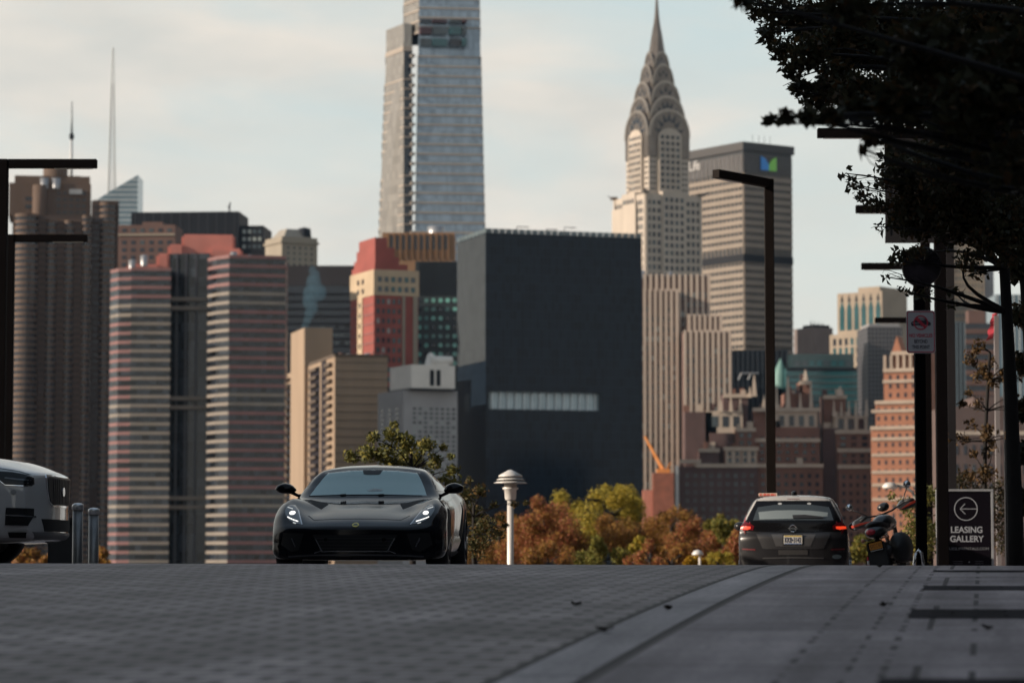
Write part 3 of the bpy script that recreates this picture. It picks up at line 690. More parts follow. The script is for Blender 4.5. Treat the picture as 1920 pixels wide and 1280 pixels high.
# ---- tapering glass supertall
B = Bld('glass_supertall', 'tapering glass supertall tower with cream bands and a stepped corner', 1950, 770, 12)
ov_g = gridglass('silver_blue_glass', (.20, .25, .305), 1.6, 5.0, (.14, .175, .215), .18, .10, .5, .22)
ov_t = mat('cream_terracotta', (0.296, 0.250, 0.209), .6, var=.08, scale=.1)
ov_w = gridglass('sunlit_glass', (.27, .25, .225), 1.6, 5.0, (.20, .185, .165), .22, .10, .4, .2)  # warm tint carries the sunlight on the left faces
def taper(name, plb, plt, p0, p1, m, nf, slabname, skip=(), t=.17, sides=None, mats=None):
    z0, z1 = ZA(p0, 1950) - ZG, ZA(p1, 1950) - ZG
    b0 = [B.loc(px, p0, 1950 + dd) for px, dd in plb]; b1 = [B.loc(px, p1, 1950 + dd) for px, dd in plt]
    MB().prism(b0, b1, z0, z1, 0, sides).build(name, mats or m, B.root)
    for i in range(nf):
        f0 = i / nf; f1 = f0 + t / nf
        if i in skip: continue
        def mixp(f, s=1.015):
            pp = [((1 - f) * a[0] + f * b[0], (1 - f) * a[1] + f * b[1]) for a, b in zip(b0, b1)]
            cx = sum(p[0] for p in pp) / len(pp); cy = sum(p[1] for p in pp) / len(pp)
            return [(p[0] + math.copysign(.45, p[0] - cx), p[1] + math.copysign(.45, p[1] - cy)) for p in pp]
        MB().prism(mixp(f0), mixp(f1), z0 + (z1 - z0) * f0, z0 + (z1 - z0) * f1).build(slabname, ov_t, B.root)
taper('main_shaft', [(776, 0), (914, 6), (914, 55), (776, 55)], [(786, 4), (898, 9), (898, 50), (786, 50)], 640, -22, ov_g, 36, 'floor_band', skip=(30, 31))
taper('side_shaft', [(702, 34), (757, 6), (772, 7), (772, 60), (702, 62)], [(724, 34), (757, 8), (772, 9), (772, 60), (724, 60)], 640, 92, None, 30, 'floor_band', skip=(18, 19, 28, 29), sides=[1, 2, 0, 0, 0], mats=[ov_g, ov_w, glass_dark])
taper('top_storey', [(724, 34), (757, 8), (772, 9), (772, 60), (724, 60)], [(724, 34), (757, 8), (772, 9), (772, 60), (724, 60)], 92, 40, ov_w, 1, 'floor_band')
taper('upper_shaft', [(758, 24), (787, 4), (790, 50), (758, 55)], [(757, 24), (787, 4), (790, 50), (757, 55)], 60, -22, ov_w, 4, 'floor_band')
for i in range(30):
    z = ZA(640 - i * 18.4, 1950) - ZG; p0 = B.loc(773, 640 - i * 18.4, 1951)
    MB().box(p0[0] - 1, p0[0] + 1.8, p0[1] - .8, p0[1] + 3, z, z + 1.7).build('corner_nib', ov_t, B.root)
for a, b_, m in ((788, 810, 'a'), (812, 840, 'b'), (844, 866, 'c'), (868, 876, 'b')):
    for j, (t, bo) in enumerate(((36, 42), (50, 64), (72, 86))):
        p0, p1 = B.loc(a, t, 1950), B.loc(b_, t, 1950)
        MB().box(p0[0], p1[0], p0[1] - .2, p0[1] + 8, ZA(bo, 1950) - ZG, ZA(t, 1950) - ZG).build('terrace_glazing', [glass_teal, glass_dark, mat('plum_screen', (0.050, 0.020, 0.025), .5), glass_mid][(ord(m) + j) % 4], B.root)

# ---- brick Tudor-style apartment blocks
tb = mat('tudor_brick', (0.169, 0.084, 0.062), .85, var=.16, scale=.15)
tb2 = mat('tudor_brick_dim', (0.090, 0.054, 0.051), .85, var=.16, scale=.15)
trim_o = mat('cream_cornice', (.30, .235, .185), .8, var=.12, scale=.2)
tb3 = mat('tudor_orange', (0.250, 0.105, 0.060), .85, var=.14, scale=.15)
trim = mat('tudor_limestone', (0.430, 0.350, 0.280), .8, var=.12, scale=.2)
ZQ = 4.9
def tudor(name, label, d, px0, blocks, bands, wins, psi=0, fin=(), gables=(), brick=tb):
    """blocks: (px0,px1,top,v0); bands: (px0,px1,py,v0); wins: (px0,px1,py0,py1,na,nz,v0)"""
    global B
    B = Bld(name, label, d, px0, psi, cat='apartment block')
    for a, b_, t, v0, m in blocks: B.box('wall', B.u(a, v=v0), B.u(b_, v=v0), v0, v0 + 14, 0, B.z(t), m)
    for a, b_, py, v0 in bands: B.slab('cornice', 'front', B.u(a, v=v0) - .3, B.u(b_, v=v0) + .3, B.z(py + 4), B.z(py - 3), .7, trim, off=v0)
    for w in wins:
        a, b_, p0, p1, na, nz, v0 = w[:7]; B.windows('front', B.u(a, v=v0), B.u(b_, v=v0), B.z(p1), B.z(p0), na, nz, w[7] if len(w) > 7 else .45, w[8] if len(w) > 8 else .5, WDK, off=v0)
    for a, b_, t, v0, m in blocks:
        for k in range(2 + int((b_ - a) / 26)):
            u = B.u(random.uniform(a + 3, b_ - 3), v=v0); w_ = random.uniform(.5, 1.3); h_ = random.uniform(1.0, 3.6)
            B.box('chimney', u - w_, u + w_, v0 + 2 + k * .9, v0 + 2.8 + k * .9, B.z(t) + .01, B.z(t) + h_, random.choice([trim, tb, tb2]))
    for px, pb, pt, v0, w in fin:
        u = B.u(px, v=v0); MB().prism([(u - w, v0 - w - .4), (u + w, v0 - w - .4), (u + w, v0 + w), (u - w, v0 + w)], [(u - w * .25, v0 - w * .3), (u + w * .25, v0 - w * .3), (u + w * .25, v0 + w * .3), (u - w * .25, v0 + w * .3)], B.z(pb), B.z(pt)).build('pinnacle', trim, B.root)
    for a, b_, pb, pt, v0 in gables:
        MB().ext([(B.u(a, v=v0), B.z(pb)), (B.u(b_, v=v0), B.z(pb)), (B.u((a + b_) / 2, v=v0), B.z(pt))], v0, v0 + 10).build('gable', tb, B.root)
    return B
T = tudor('tudor_apartment_block', 'brown brick apartment block with pale window surrounds behind the small orange crane', 1160, 1262,
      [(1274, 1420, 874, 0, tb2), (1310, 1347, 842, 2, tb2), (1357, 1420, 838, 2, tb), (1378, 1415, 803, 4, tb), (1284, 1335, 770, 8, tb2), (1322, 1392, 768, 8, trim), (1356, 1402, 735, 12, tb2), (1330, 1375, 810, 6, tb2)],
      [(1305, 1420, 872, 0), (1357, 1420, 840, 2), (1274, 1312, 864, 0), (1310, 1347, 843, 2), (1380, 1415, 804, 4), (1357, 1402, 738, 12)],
      [(1280, 1416, 884, 1055, 9, 11, 0), (1360, 1418, 844, 868, 4, 2, 2, .5, .7), (1382, 1412, 808, 836, 2, 2, 4, .5, .6), (1330, 1390, 776, 800, 3, 1, 8, .6, .85)],
      fin=[(1370, 770, 742, 8, .7), (1388, 770, 745, 8, .7), (1352, 770, 748, 8, .7), (1414, 740, 700, 11, .9), (1406, 742, 722, 11, .7)])
for px in (1364, 1374, 1384, 1394, 1404, 1414): T.slab('window_surround', 'front', T.u(px, v=2) - .8, T.u(px, v=2) + .8, T.z(868), T.z(842), .1, trim, off=2)
T.done()
T = tudor('tudor_apartment_block', 'brick apartment block with gothic gable and pinnacles behind the central street lamp', 1165, 1405,
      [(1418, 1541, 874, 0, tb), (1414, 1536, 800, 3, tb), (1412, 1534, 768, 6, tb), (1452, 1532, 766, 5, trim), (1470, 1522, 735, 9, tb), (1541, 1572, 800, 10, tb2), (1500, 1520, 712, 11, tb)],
      [(1418, 1541, 872, 0), (1412, 1536, 766, 5), (1414, 1536, 824, 3), (1500, 1520, 714, 10)],
      [(1422, 1538, 884, 1055, 8, 11, 0), (1420, 1532, 815, 866, 7, 4, 3), (1456, 1530, 776, 799, 4, 1, 5, .5, .85)],
      fin=[(1477, 768, 705, 6, 1.0), (1456, 768, 722, 6, .7), (1520, 768, 715, 6, .8), (1500, 768, 735, 6, .7), (1432, 768, 738, 6, .7), (1510, 712, 690, 11, .9)],
      gables=[(1466, 1496, 768, 722, 6)])
T.done()
T = tudor('tudor_apartment_block', 'brick apartment block with tall pale belfry windows behind the grey hatchback', 1170, 1545,
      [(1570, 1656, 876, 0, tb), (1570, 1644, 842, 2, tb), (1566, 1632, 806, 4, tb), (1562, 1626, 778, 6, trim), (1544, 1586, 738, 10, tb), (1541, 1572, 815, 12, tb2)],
      [(1570, 1656, 874, 0), (1570, 1644, 843, 2), (1566, 1632, 808, 4), (1544, 1586, 741, 10)],
      [(1574, 1652, 886, 1055, 6, 11, 0), (1574, 1640, 848, 870, 4, 2, 2, .5, .6), (1570, 1630, 814, 838, 3, 2, 4, .5, .6), (1566, 1624, 782, 804, 3, 1, 6, .6, .9)],
      fin=[(1563, 780, 748, 6, .6), (1577, 780, 752, 6, .6), (1591, 780, 750, 6, .6), (1604, 780, 748, 6, .6), (1624, 780, 746, 6, .7), (1575, 740, 722, 10, 1.2)])
for px in (1568, 1586, 1604, 1622): T.slab('belfry_pier', 'front', T.u(px, v=6) - .5, T.u(px, v=6) + .5, T.z(806), T.z(770), .5, trim, off=6)
T.done()
# sunlit orange gothic tower
B = Bld('orange_brick_tower', 'sunlit orange brick tower with cream cornices behind the no vehicles sign', 1120, 1752, 62, cat='apartment block')
vs = lambda px: B.v(px)
for a, t, k in ((1632, 800, 0), (1641, 752, .02), (1657, 692, .04), (1672, 660, .06)):
    B.box('wall', k + (0 if t > 690 else .5), 26, 2 + k, vs(a), 0, B.z(t, 0, vs(a) * .6), tb3)
    B.slab('cornice', 'left', 2, vs(a), B.z(t + 5, 0, vs(a) * .6), B.z(t - 2, 0, vs(a) * .6), .8, trim_o)
for i, py in enumerate((715, 770, 822, 852, 884, 908, 935)):
    B.slab('cornice', 'left', 2, vs(1634 if py > 760 else 1656), B.z(py + 4, 0, 25), B.z(py - 2, 0, 25), .6, trim_o)
MB().ext([(vs(1690), B.z(662, 0, 30)), (vs(1672), B.z(662, 0, 30)), (vs(1681), B.z(632, 0, 30))], .5, 6, axis='x').build('gable', tb3, B.root)
for px in (1660, 1672, 1684, 1696, 1708): MB().box(-.6, .8, vs(px) - .5, vs(px) + .5, B.z(700, 0, 30), B.z(668, 0, 30)).build('pinnacle', trim_o, B.root)
B.windows('left', 4, vs(1640), B.z(1040, 0, 25), B.z(760, 0, 25), 7, 17, .3, .5, [glass_dark]); B.windows('left', 4, vs(1662), B.z(750, 0, 25), B.z(700, 0, 25), 5, 3, .3, .5, [glass_dark]); B.done()

# ---- right-hand background blocks
B = Bld('teal_glass_block', 'low teal glass office block with dark roof storey above the brick gables', 1400, 1474, 0)
B.box('wall', 0, B.u(1626), 0, 40, 0, B.z(690), glass_teal)
B.box('roof_storey', B.u(1484), B.u(1603), 4, 40, B.z(690), B.z(662), mat('dark_teal_glass', (.03, .055, .06), .2, var=.2))
B.slab('roof_edge', 'front', 0, B.u(1626), B.z(694), B.z(689), .5, slate)
B.floors('front', 0, B.u(1626), B.z(790), B.z(696), 8, .34, .2, mat('teal_spandrel', (0.030, 0.051, 0.054), .4))
B.windows('front', B.u(1490), B.u(1600), B.z(687), B.z(672), 8, 1, .7, .7, [glass_teal, glass_mid], off=4); B.done()
B = Bld('roof_house_block', 'small mauve stone block with antennas on top right of the emblem tower', 1700, 1526, 30)
B.box('wall', 0, B.u(1562), 0, B.v(1489), 0, B.z(613), mat('mauve_stone', (0.158, 0.126, 0.117), .8, var=.1, scale=.1))
for i in range(8): MB().tube([(1 + i * 1.3, 4, B.z(613)), (1 + i * 1.4, 4, B.z(600 + (i * 5) % 9))], .25, 5).build('antenna', slate, B.root)
B.box('roof_screen', 1, B.u(1558), 1, 12, B.z(613), B.z(608), slate)
B = Bld('arched_glass_tower', 'sunlit tan tower with tall green arched windows under a slanted crown', 1600, 1655, 52)
vd = B.v(1571); ztp = B.z(548, 0, vd * .5)
ltan = mat('light_tan_stone', (0.281, 0.225, 0.169), .8, var=.1, scale=.1)
B.box('wall', 0, B.u(1702), 0, vd, 0, ztp, ltan)
B.box('lower_wall', -4, 6, -2, B.v(1556, u=-4), 0, B.z(626, 0, vd * .5), ltan)
for i in range(6):
    a = vd * (i + .2) / 6.2; b_ = vd * (i + .86) / 6.2; z0, z1 = B.z(618, 0, vd * .5), B.z(578, 0, vd * .5)
    MB().ext([(a, z0), (b_, z0), (b_, z1), ((a + b_) / 2, z1 + 4.5), (a, z1)], -.15, .1, axis='x').build('arched_window', glass_teal, B.root)
    MB().ext([(a + .5, z1 + 4), (b_ - .5, z1 + 4), ((a + b_) / 2, z1 + 8)], -.15, .1, axis='x').build('attic_window', glass_dark, B.root)
B.windows('left', 0, B.v(1560, u=-4), B.z(700, 0, vd * .5), B.z(632, 0, vd * .5), 8, 4, .5, .75, [glass_teal, glass_dark], off=-4)
B.box('corner_tower', 1, B.u(1712), 2, vd * .55, ztp, B.z(536), ltan); B.done()
B = Bld('grid_block', 'grey office block with a fine square window grid left of the no vehicles sign', 1300, 1627, 4)
B.box('wall', 0, B.u(1692), 0, 24, 0, B.z(612), gridglass('grid_wall', (.02, .023, .03), 1.6, 1.9, (.11, .105, .11), .4, .24))
B.box('roof_storey', 1, B.u(1690), 2, 20, B.z(612), B.z(606), grey_c)
B = Bld('tan_tower', 'tall tan office tower with fine window grid seen through the tree between the posts', 1700, 1783, 0)
B.box('wall', 0, B.u(1848), 0, 30, 0, B.z(440), ltan)
B.box('side_wing', B.u(1848) + .05, B.u(1868), 5, 30, 0, B.z(505), grey_c)
B.piers('front', 1, B.u(1846), 60, B.z(442), 11, .7, .5, ltan)
B.windows('front', 1, B.u(1846), B.z(640), B.z(446), 10, 14, .45, .5, [glass_dark, glass_mid, glass_teal]); B.done()
B = Bld('blue_pier_tower', 'dark blue glass tower with pale vertical fins behind the leasing sign posts', 1200, 1755, 0)
B.box('wall', 0, B.u(1810), 0, 20, 0, B.z(604), glass_dark); B.piers('front', .4, B.u(1809), 0, B.z(604), 8, .35, .4, gblue, name='fin')
B = Bld('banded_block', 'brown block with bold dark horizontal window bands beside the slim autumn tree', 1250, 1811, 0)
B.box('wall', 0, B.u(1868), 0, 20, 0, B.z(606), glass_dark); B.floors('front', 0, B.u(1868), B.z(800), B.z(606), 10, .45, .5, rb)
B.box('roof_house', 2, 9, 4, 12, B.z(606), B.z(580), rb)
B = Bld('brown_block', 'plain dull brown building low behind the slim autumn tree', 900, 1772, 2)
pb_ = mat('dull_brown_brick', (0.099, 0.067, 0.060), .85, var=.12, scale=.2)
B.box('wall', 0, B.u(2010), 0, 30, 0, B.z(762), pb_); B.box('roof_house', B.u(1830), B.u(1900), 4, 20, B.z(762), B.z(742), pb_)
B.slab('string_course', 'front', 0, B.u(2010), B.z(815), B.z(808), .3, trim)
B.windows('front', 2, B.u(2005), B.z(1040), B.z(825), 14, 6, .3, .5, WDK); B.done()
B = Bld('blue_glass_block', 'pale blue glass building seen through the branches at the edge', 1550, 1868, 0)
B.box('wall', 0, B.u(1990), 0, 30, 0, B.z(552), gblue); B.piers('front', 1, B.u(1985), 60, B.z(552), 12, .4, .3, white_trim, name='fin')
B = Bld('teal_roof_block', 'dark rib walled block with a pale green pavilion below the emblem tower', 1420, 1371, 0)
B.box('wall', 0, B.u(1478), 0, 30, 0, B.z(656), slate); B.piers('front', 1, B.u(1476), B.z(760), B.z(656), 12, .4, .3, mat('rib_dark', (.03, .04, .05), .5), name='rib')
MB().lathe([(0, B.z(672)), (2.2, B.z(690)), (3.4, B.z(705)), (3.4, B.z(730))], 10, (B.u(1462), -4, 0)).build('pavilion', mat('verdigris', (0.110, 0.220, 0.200), .6), B.root, True)
for px in (1384, 1402): MB().tube([(B.u(px), -1, B.z(712)), (B.u(px + 6), -1, B.z(700)), (B.u(px + 20), -1, B.z(700))], .5, 6).build('roof_duct', metal_g, B.root)

# ---- small excavating crane on the far shore
B = Bld('construction_crane', 'small orange crane on a brick red machine house in front of the ribbed tower', 880, 1224, 0, cat='crane')
orr = mat('crane_orange', (.55, .20, .05), .6, var=.1); br_ = mat('machine_red', (0.210, 0.070, 0.042), .8, var=.2, scale=.5)
B.box('machine_house', 0, B.u(1262), 0, 6, 0, B.z(886), br_)
B.box('turntable', 1.2, B.u(1256), 1, 5, B.z(886), B.z(878), orr)
MB().tube([(B.u(1246), 2, B.z(884)), (B.u(1209), 2, B.z(817))], [.75, .4], 4).build('boom', orr, B.root)
MB().tube([(B.u(1246), 2, B.z(884)), (B.u(1258), 2, B.z(866))], .3, 4).build('cab_mast', orr, B.root)
B.box('ballast', -3, -.1, 1, 5, 0, B.z(918), mat('pale_red', (.42, .16, .11), .8))
B.box('silo', B.u(1266), B.u(1272), 1, 3, 0, B.z(872), metal_g)

# ---- smoke plume
sm = bpy.data.materials.new('smoke'); sm.use_nodes = True; n = sm.node_tree; n.nodes.remove(n.nodes['Principled BSDF'])
pv = n.nodes.new('ShaderNodeVolumePrincipled'); pv.inputs['Color'].default_value = (.13, .23, .30, 1); pv.inputs['Density'].default_value = .16
n.links.new(pv.outputs[0], n.nodes['Material Output'].inputs['Volume'])
bm = bmesh.new()
for px, py, r in ((572, 612, 1.5), (576, 600, 1.6), (580, 588, 2.0), (585, 576, 2.4), (580, 564, 2.8), (584, 552, 3.4), (590, 542, 3.2), (588, 530, 3.0), (590, 518, 2.2), (586, 508, 1.6), (600, 548, 2.6)):
    bmesh.ops.create_icosphere(bm, subdivisions=2, radius=r, matrix=Matrix.Translation(at(px, py, 1120)) @ Matrix.Diagonal((1, 1.4, 1.3, 1)))
me = bpy.data.meshes.new('smoke'); bm.to_mesh(me); bm.free(); me.materials.append(sm); o = bpy.data.objects.new('smoke', me); COL.objects.link(o)
tag(o, 'thin blue grey smoke rising from the tan block against dark glass', 'smoke', kind='stuff')
# ================================================================== vehicles: lofted bodies and shaped panels
def pchip(x, y, xi):
    x = np.asarray(x, float); y = np.asarray(y, float); h = np.diff(x); d = np.diff(y, axis=0) / h[:, None]
    m = np.zeros_like(y)
    w1 = 2 * h[1:] + h[:-1]; w2 = h[1:] + 2 * h[:-1]
    a, b = d[:-1], d[1:]
    with np.errstate(divide='ignore', invalid='ignore'):
        mm = (w1 + w2)[:, None] / (w1[:, None] / a + w2[:, None] / b)
    m[1:-1] = np.where(a * b > 0, mm, 0); m[0] = d[0]; m[-1] = d[-1]
    i = np.clip(np.searchsorted(x, xi) - 1, 0, len(x) - 2); t = ((xi - x[i]) / h[i])[:, None]; H = h[i][:, None]
    return (2 * t**3 - 3 * t**2 + 1) * y[i] + (t**3 - 2 * t**2 + t) * H * m[i] + (-2 * t**3 + 3 * t**2) * y[i + 1] + (t**3 - t**2) * H * m[i + 1]
def car_body(stations, halfw, parent, m, nu=110, nv=64, name='body', pw=2.5):
    """stations: (y, bow, [(x,z)...]) half outlines from the floor centre round the side to the roof centre"""
    K = len(stations[0][2]); ks = np.arange(K)
    prof = []
    for y, bow, pts in stations:
        p = np.array(pts, float); q = pchip(ks, p, np.linspace(0, K - 1, nv))
        prof.append(np.column_stack([q[:, 0], y + bow * (np.abs(q[:, 0]) / halfw) ** pw, q[:, 1]]))
    prof = np.array(prof); t = np.arange(len(stations), dtype=float)
    # chord-like spacing so short stations keep their detail
    s_ = np.concatenate([[0], np.cumsum(np.maximum(.12, np.abs(np.diff([p[0] for p in stations]))))])
    si = np.unique(np.concatenate([np.linspace(0, s_[-1], nu), s_]))
    G = pchip(s_, prof.reshape(len(stations), -1), si).reshape(len(si), nv, 3)
    full = np.concatenate([G, (G * np.array([-1, 1, 1]))[:, -2:0:-1]], 1); n = full.shape[1]
    me = bpy.data.meshes.new(name)
    f = [(i * n + k, i * n + (k + 1) % n, (i + 1) * n + (k + 1) % n, (i + 1) * n + k) for i in range(len(si) - 1) for k in range(n)]
    me.from_pydata(full.reshape(-1, 3).tolist(), [], f); me.materials.append(m)
    bm = bmesh.new(); bm.from_mesh(me); bmesh.ops.remove_doubles(bm, verts=bm.verts, dist=1e-5)
    for e in (0, 1): pass
    bmesh.ops.recalc_face_normals(bm, faces=bm.faces); bvh = BVHTree.FromBMesh(bm); bm.to_mesh(me); bm.free()
    me.polygons.foreach_set('use_smooth', [True] * len(me.polygons)); me.update()
    o = bpy.data.objects.new(name, me); COL.objects.link(o); o.parent = parent
    return o, bvh
AX = {'front': lambda a, b: (Vector((a, -4, b)), Vector((0, 1, 0))), 'rear': lambda a, b: (Vector((a, 9, b)), Vector((0, -1, 0))),
      'right': lambda a, b: (Vector((4, a, b)), Vector((-1, 0, 0))), 'left': lambda a, b: (Vector((-4, a, b)), Vector((1, 0, 0))), 'top': lambda a, b: (Vector((a, b, 5)), Vector((0, 0, -1)))}
def panel(name, bvh, poly, side, m, parent, off=.005, sub=.05, thick=.012, label=None, smooth=True):
    """a panel of the given outline laid on the body surface, with real thickness"""
    bm = bmesh.new(); vs = [bm.verts.new((a, b, 0)) for a, b in poly]; bm.faces.new(vs)
    bmesh.ops.triangulate(bm, faces=bm.faces[:], ngon_method='EAR_CLIP')
    for _ in range(7):
        es = [e for e in bm.edges if e.calc_length() > sub]
        if not es: break
        bmesh.ops.subdivide_edges(bm, edges=es, cuts=1); bmesh.ops.triangulate(bm, faces=[f for f in bm.faces if len(f.verts) > 3])
    dr = AX[side](0, 0)[1]
    for v in bm.verts:
        o, d = AX[side](v.co.x, v.co.y); hit, nrm, _, _ = bvh.ray_cast(o, d)
        if hit is None: hit, nrm, _, _ = bvh.find_nearest(o + d * 4.0)
        v.co = hit - d * off
    fs = bm.faces[:]; r = bmesh.ops.extrude_face_region(bm, geom=fs)
    for v in [g for g in r['geom'] if isinstance(g, bmesh.types.BMVert)]: v.co = v.co + dr * thick
    bmesh.ops.recalc_face_normals(bm, faces=bm.faces)
    me = bpy.data.meshes.new(name); bm.to_mesh(me); bm.free(); me.materials.append(m)
    o = bpy.data.objects.new(name, me); COL.objects.link(o); o.parent = parent
    if smooth:
        me.polygons.foreach_set('use_smooth', [True] * len(me.polygons))
        try: me.set_sharp_from_angle(angle=R(40))
        except Exception: pass
    if label: o['label'] = label
    return o
def band(pts, w):
    """a strip outline of width w along a line of points"""
    P = [Vector((a, b)) for a, b in pts]; up, dn = [], []
    for i, p in enumerate(P):
        d = (P[min(i + 1, len(P) - 1)] - P[max(i - 1, 0)]).normalized(); n = Vector((-d.y, d.x)) * w / 2; up.append(tuple(p + n)); dn.append(tuple(p - n))
    return up + dn[::-1]
def mirr(poly): return [(-a, b) for a, b in poly][::-1]
def disc(c, rx, rz, n=28): return [(c[0] + rx * math.cos(2 * PI * k / n), c[1] + rz * math.sin(2 * PI * k / n)) for k in range(n)]
tyre_m = mat('tyre_rubber', (.018, .018, .019), .8, var=.2, scale=6)
def wheel(parent, x, y, r, w, rim_m, spokes=5):
    sg = 1 if x > 0 else -1
    t = MB().lathe([(r * .70, -w / 2), (r * .93, -w / 2), (r, -w * .36), (r, w * .36), (r * .93, w / 2), (r * .70, w / 2), (r * .70, -w / 2)], 40, axis='x').build('tyre', tyre_m, None, True)
    wh = bpy.data.objects.new('wheel', None); COL.objects.link(wh); wh.parent = parent; wh.location = (x, y, r); t.parent = wh
    q = MB().lathe([(r * .71, sg * w * .5), (r * .66, sg * w * .5), (r * .64, sg * w * .2), (r * .2, sg * w * .1), (0, sg * w * .1)], 40, axis='x')
    for k in range(spokes * 2):
        a = 2 * PI * (k // 2) / spokes + (.13 if k % 2 else -.13)
        q.tube([(sg * w * .42, 0, 0), (sg * w * .47, r * .67 * math.cos(a), r * .67 * math.sin(a))], [.032, .022], 6)
    q.lathe([(.06, sg * w * .3), (.06, sg * w * .47), (0, sg * w * .49)], 16, axis='x')
    q.build('rim', rim_m, wh, False)
    return wh
chrome = mat('chrome', (.75, .76, .78), .12, 1.0, var=.03)
gloss_blk = mat('gloss_black_trim', (.005, .005, .006), .15, var=.1, spec=.2)
matt_blk = mat('matt_black_plastic', (.014, .014, .015), .6, var=.2, scale=8)
void_m = mat('grille_void', (.004, .004, .005), .8, var=.2)
def carglass(name, col, rough=.04): return mat(name, col, rough, var=.05, spec=.7)
lamp_clear = mat('lamp_lens', (.11, .115, .12), .05, var=.1, spec=.8)
lamp_lit = mat('lit_headlamp', (.9, .9, .88), .2, emit=(1, .97, .9), es=.8)

# ---- the black sports car
paint = mat('black_car_paint', (.006, .0065, .009), .10, 0.0, var=.06, scale=.8, spec=.14, coat=.10)
CX, CY = XA(665, 32.4), 32.4
car = thing('sports_car', 'low black mid engined sports car with lit headlights coming over the crest', 'car', (CX, CY, gz(CX, CY + 1.5) + .002), R(-2.8))
st = [(0.0, .36, [(0, .30), (.35, .30), (.68, .30), (.82, .30), (.90, .30), (.74, .30), (.48, .30), (.24, .30), (0, .30)]),
      (0.0, .36, [(0, .125), (.42, .125), (.80, .13), (.92, .20), (.93, .36), (.76, .425), (.50, .435), (.25, .44), (0, .44)]),
      (.10, .345, [(0, .115), (.48, .115), (.86, .125), (.948, .22), (.945, .44), (.80, .51), (.52, .495), (.26, .50), (0, .50)]),
      (.32, .27, [(0, .11), (.50, .11), (.90, .13), (.962, .28), (.955, .54), (.82, .635), (.52, .565), (.26, .57), (0, .575)]),
      (.68, .13, [(0, .11), (.52, .11), (.91, .15), (.965, .36), (.955, .62), (.82, .745), (.52, .645), (.26, .655), (0, .66)]),
      (1.02, .05, [(0, .11), (.52, .11), (.91, .17), (.965, .40), (.953, .65), (.79, .80), (.54, .735), (.27, .725), (0, .73)]),
      (1.36, .02, [(0, .11), (.52, .11), (.88, .18), (.945, .40), (.94, .64), (.80, .805), (.62, .805), (.31, .805), (0, .81)]),
      (1.74, 0, [(0, .11), (.52, .11), (.88, .18), (.925, .40), (.93, .64), (.83, .825), (.675, .945), (.35, .985), (0, .995)]),
      (2.16, 0, [(0, .11), (.52, .11), (.88, .18), (.92, .40), (.93, .65), (.845, .84), (.575, 1.145), (.30, 1.18), (0, 1.19)]),
      (2.60, 0, [(0, .11), (.52, .11), (.89, .18), (.94, .40), (.95, .66), (.86, .86), (.545, 1.175), (.28, 1.215), (0, 1.226)]),
      (3.20, 0, [(0, .11), (.52, .11), (.91, .20), (.965, .42), (.975, .70), (.89, .90), (.50, 1.10), (.26, 1.15), (0, 1.16)]),
      (3.80, 0, [(0, .13), (.52, .13), (.91, .22), (.965, .45), (.97, .72), (.87, .92), (.46, .985), (.24, 1.01), (0, 1.015)]),
      (4.22, 0, [(0, .17), (.52, .17), (.88, .25), (.93, .45), (.93, .70), (.82, .90), (.44, .93), (.22, .94), (0, .94)]),
      (4.41, -.12, [(0, .26), (.50, .26), (.80, .30), (.87, .45), (.87, .68), (.78, .85), (.44, .88), (.22, .89), (0, .89)]),
      (4.41, -.12, [(0, .6), (.35, .6), (.62, .6), (.74, .6), (.80, .6), (.66, .6), (.45, .6), (.22, .6), (0, .6)])]
body, bv = car_body(st, .95, car, paint, pw=4.0)
# windscreen, side glass, roof
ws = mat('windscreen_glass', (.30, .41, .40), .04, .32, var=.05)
wsp = [(-.715, .823), (-.36, .835), (0, .84), (.36, .835), (.715, .823), (.66, .93), (.60, 1.04), (.545, 1.125), (.28, 1.155), (0, 1.165), (-.28, 1.155), (-.545, 1.125), (-.60, 1.04), (-.66, .93)]
g = panel('windscreen', bv, [(a * 1.0, b) for a, b in wsp], 'front', gloss_blk, car, .004, .05)
panel('windscreen_glass', bv, [(-.665, .845), (0, .858), (.665, .845), (.62, .94), (.565, 1.04), (.515, 1.115), (.27, 1.142), (0, 1.15), (-.27, 1.142), (-.515, 1.115), (-.565, 1.04), (-.62, .94)], 'front', ws, g, .009, .05)
panel('sensor_cover', bv, [(-.115, 1.148), (.115, 1.148), (.095, 1.10), (.06, 1.092), (-.06, 1.092), (-.095, 1.10)], 'front', matt_blk, g, .013, .05)
panel('dash_reflection_patch', bv, [(-.02, .905), (.06, .93), (.16, .915), (.14, .895), (.02, .89)], 'front', mat('dash_reflection', (.20, .24, .24), .3), g, .012, .05)  # pale dashboard reflection painted on the glass as a patch
